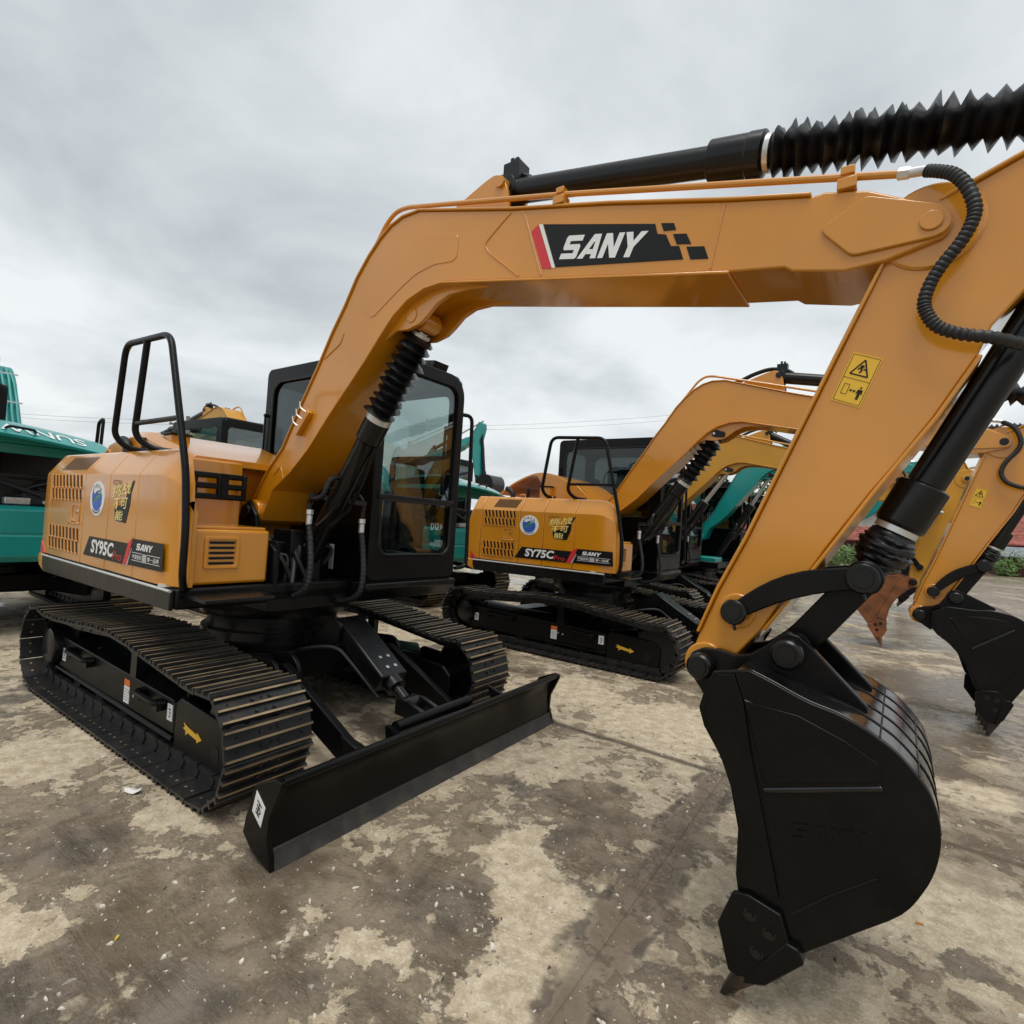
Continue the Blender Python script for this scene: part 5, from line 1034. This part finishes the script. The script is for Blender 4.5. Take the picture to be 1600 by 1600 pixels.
for i, (x, y, h, r) in enumerate(((-9.5, 40, 4.8, 2.6), (-6.2, 42, 5.4, 2.8), (-3.2, 43, 4.6, 2.5), (-12.5, 44, 5.2, 2.8))):
    leafy('tree', (x, y, -.03), r, r*.9, h*.62, 2600, [LD, LG], 'dark leafy tree standing behind the parked machines', 'tree', trunk=h*.36, seed=50+i, leaf=.20, group='dark trees behind the machines')
def house(name, label, loc, yaw, w_, d_, h, rh, wall, roof, tiles=True, door=True):
    root = empty(name, loc, yaw, label, 'shed')
    q = MB(); q.box(-w_/2, w_/2, -d_/2, d_/2, 0, h); q.prism([(-d_/2, h), (d_/2, h), (0, h+rh)], -w_/2, w_/2, 'x'); q.build('wall', wall, root)
    for s_ in (-1, 1):
        q = MB(); L_ = math.hypot(d_/2+.4, rh*(1+.8/d_)); n = 7
        for k in range(n):
            t0, t1 = k/n, (k+1)/n; y0 = s_*(d_/2+.4)*(1-t0); y1 = s_*(d_/2+.4)*(1-t1); z0 = h-rh*.8/d_+(rh+rh*.8/d_)*t0; z1 = h-rh*.8/d_+(rh+rh*.8/d_)*t1
            q.add([(x, y, z) for x in (-w_/2-.4, w_/2+.4) for y, z in ((y0, z0+.05), (y1, z1+.02), (y1, z1+.12), (y0, z0+.15))], [(0, 1, 2, 3), (7, 6, 5, 4), (0, 1, 5, 4), (1, 2, 6, 5), (2, 3, 7, 6), (3, 0, 4, 7)])
        q.build('roof', roof, root, smooth=False)
    if door:
        q = MB(); q.box(-.6, .6, -d_/2-.03, -d_/2+.01, 0, 2.0); q.build('door', MAROON, root)
        for x in (-w_*.33, w_*.33):
            q = MB(); q.box(x-.6, x+.6, -d_/2-.03, -d_/2+.01, 1.0, 2.0); q.build('window', GLSD, root)
    return root
house('shed', 'long shed with red tiled roof beyond the yard', (15.2, 58, -.03), R(8), 11, 7, 2.4, 2.3, WALLG, TILE)
house('shed', 'low shed with grey sheet roof in front of the red tiled one', (13.4, 49, -.03), R(6), 6, 4, 1.35, .55, WALLG, ROOFG, door=False)
house('shed', 'small brick hut with red roof among the bushes', (2.6, 47, -.03), R(-5), 5, 4, 1.9, .9, WALLG, TILE)
house('shed', 'pale plastered building far behind the red hut', (8, 85, -.03), R(3), 26, 9, 5.5, 1.0, PLAS, ROOFG)
q = MB(); q.lathe((10.2, 47.0, .42), (12.2, 47.6, .42), [(0, .40), (.05, .44), (.5, .42), (.95, .45), (1, .41)], 18, lambda k, th: 1+.05*math.sin(3*th+k)); tag(q.build('log', WOOD), 'short thick log lying in front of the sheds', 'log')
# rubbish heap of broken tiles
rnd = random.Random(5); q = MB()
for k in range(500):
    r_ = abs(rnd.gauss(0, 1)); a_ = rnd.uniform(0, 6.28); h_ = max(0, 1.1-r_*.45); c_ = Vector((6.9+r_*1.6*math.cos(a_), 51+r_*.8*math.sin(a_), h_*rnd.uniform(.3, 1))); d_ = Vector((rnd.gauss(0, 1), rnd.gauss(0, 1), rnd.gauss(0, .5))).normalized()*rnd.uniform(.1, .3)
    q.bar(c_-d_, c_+d_, rnd.uniform(.1, .25), .04)
tag(q.build('tile_heap', TILE, smooth=False), kind='stuff')
# utility pole and wires
px_, py_ = -33.2, 14.0
root = empty('utility_pole', (px_, py_, -.03), R(62), 'concrete utility pole with two crossarms far behind the yard', 'utility pole')
q = MB(); q.cyl((0, 0, 0), (0, 0, 6.9), .16, .11, 12); q.build('pole', GALV, root)
for z in (6.3, 5.0):
    q = MB(); q.bar((-1.0, 0, z), (1.0, 0, z), .10, .10); q.build('crossarm', GALV, root)
    for x in (-.9, -.5, .5, .9):
        q = MB(); q.lathe((x, 0, z+.05), (x, 0, z+.30), [(0, .03), (.3, .06), (.5, .04), (.7, .06), (1, .03)], 8); q.build('insulator', PLAS, root)
wires = [((-33.4, 13.2, 6.45), (-60, -4.0, 8.6)), ((-33.2, 14.8, 6.45), (-60, -2.6, 8.3)), ((-33.2, 14.0, 6.55), (-2.6, 46, 12.6)), ((-33.0, 14.8, 6.45), (-1.6, 46, 12.2))]
for i, (a_, b_) in enumerate(wires):
    a_, b_ = Vector(a_), Vector(b_); pts = [a_.lerp(b_, k/16)-Vector((0, 0, 1.0*math.sin(PI*k/16))) for k in range(17)]
    tag(MB().tube(pts, .008, 5).build('power_line', WIRE), ('thin power line running from the pole with two crossarms towards the teal machine' if i < 2 else 'thin power line hanging in the sky above the SY75C excavator'), 'power line', 'power lines across the sky')
q = MB(); q.cyl((-2.1, 46, 0), (-2.1, 46, 12.6), .18, .12, 12); root = empty('utility_pole', (0, 0, 0), 0, 'tall concrete utility pole hidden behind the yellow booms', 'utility pole'); q.build('pole', GALV, root)
q = MB(); q.bar((-3.1, 46, 12.3), (-1.1, 46, 12.3), .1, .1); q.build('crossarm', GALV, root)
# small litter
def litter(name, label, cat, loc, rz, mb, m_):
    o = mb.build(name, m_); o.location = loc; o.rotation_euler[2] = rz; tag(o, label, cat); return o
q = MB(); rnd = random.Random(2); vs = [(x*.020+rnd.uniform(-.007, .007), y*.016+rnd.uniform(-.006, .006), .010+rnd.uniform(-.008, .010)) for x in range(-2, 3) for y in range(-1, 2)]; q.add(vs, [(i*3+j, i*3+j+1, i*3+j+4, i*3+j+3) for i in range(4) for j in range(2)])
o = litter('paper_scrap', 'crumpled white paper scrap lying beside the track shoes', 'litter', (.80, -1.20, .002), .5, q, PAPER); so_ = o.modifiers.new('solid', 'SOLIDIFY'); so_.thickness = .002
q = MB(); q.cyl((-.009, 0, .004), (.008, 0, .004), .004, n=10); q2 = litter('cigarette_butt', 'yellow cigarette butt on dark stained concrete', 'litter', (1.77, -1.60, 0), 2.3, q, mat('filter_yellow', (.75, .50, .06), .7))
q = MB(); q.cyl((-.012, 0, .004), (.012, 0, .004), .004, n=10); litter('cigarette_butt', 'orange cigarette butt behind the big black bucket', 'litter', (3.95, .29, 0), .2, q, BUTT)
q = MB(); q.cyl((-.022, 0, .006), (.0, 0, .012), .005, n=8); q.cyl((0, 0, .012), (.022, 0, .005), .004, n=8); litter('twig', 'broken twig under the bucket tooth', 'litter', (3.46, -.50, 0), 1.2, q, mat('twig_wood', (.36, .22, .13), .8))
# stone chips showing through the mud
rnd = random.Random(13); q = MB()
for k in range(9000):
    if k < 6000: x, y = rnd.uniform(.2, 4.3), rnd.uniform(-2.1, 1.6)
    else: x, y = rnd.uniform(-1.0, 6.5), rnd.uniform(-2.2, 6.5)
    den = .5+.5*math.sin(2.1*x+1.3*math.sin(1.7*y))*math.cos(1.9*y-.6*x)
    if -1.5 < x < 1.9 and -1.12 < y < 1.12: continue
    dd = min(math.hypot(x-1.95, y+1.35), math.hypot(x-2.5, y+1.1), math.hypot(x-1.0, y+1.4)); den += .7*math.exp(-dd*dd/.25)
    if rnd.random() > den*.8: continue
    s_ = rnd.uniform(.0022, .007) if rnd.random() < .84 else rnd.uniform(.007, .017)
    a_ = rnd.uniform(0, 6.28); el = rnd.uniform(.25, .75); n = rnd.randint(4, 7); q.mi = rnd.choices((0, 1, 2), (5, 3, 2))[0]
    top = []; 
    for i in range(n):
        t = 2*PI*i/n+rnd.uniform(-.3, .3); r_ = s_*rnd.uniform(.45, 1.25); u, v = r_*math.cos(t), r_*el*math.sin(t); top.append((x+u*math.cos(a_)-v*math.sin(a_), y+u*math.sin(a_)+v*math.cos(a_)))
    h = s_*rnd.uniform(.12, .35)+.001
    vs = [(p[0], p[1], -.001) for p in top]+[(x+(p[0]-x)*.72, y+(p[1]-y)*.72, h) for p in top]
    q.add(vs, [tuple(range(n, 2*n))]+[(i, (i+1) % n, n+(i+1) % n, n+i) for i in range(n)])
tag(q.build('stone_chips', [mat('chip_pale', (.62, .57, .48), .75, var=.2, vs=30), mat('chip_sand', (.42, .35, .26), .8, var=.2, vs=30), mat('chip_dark', (.10, .085, .065), .8, var=.3, vs=30)], smooth=False), kind='stuff')
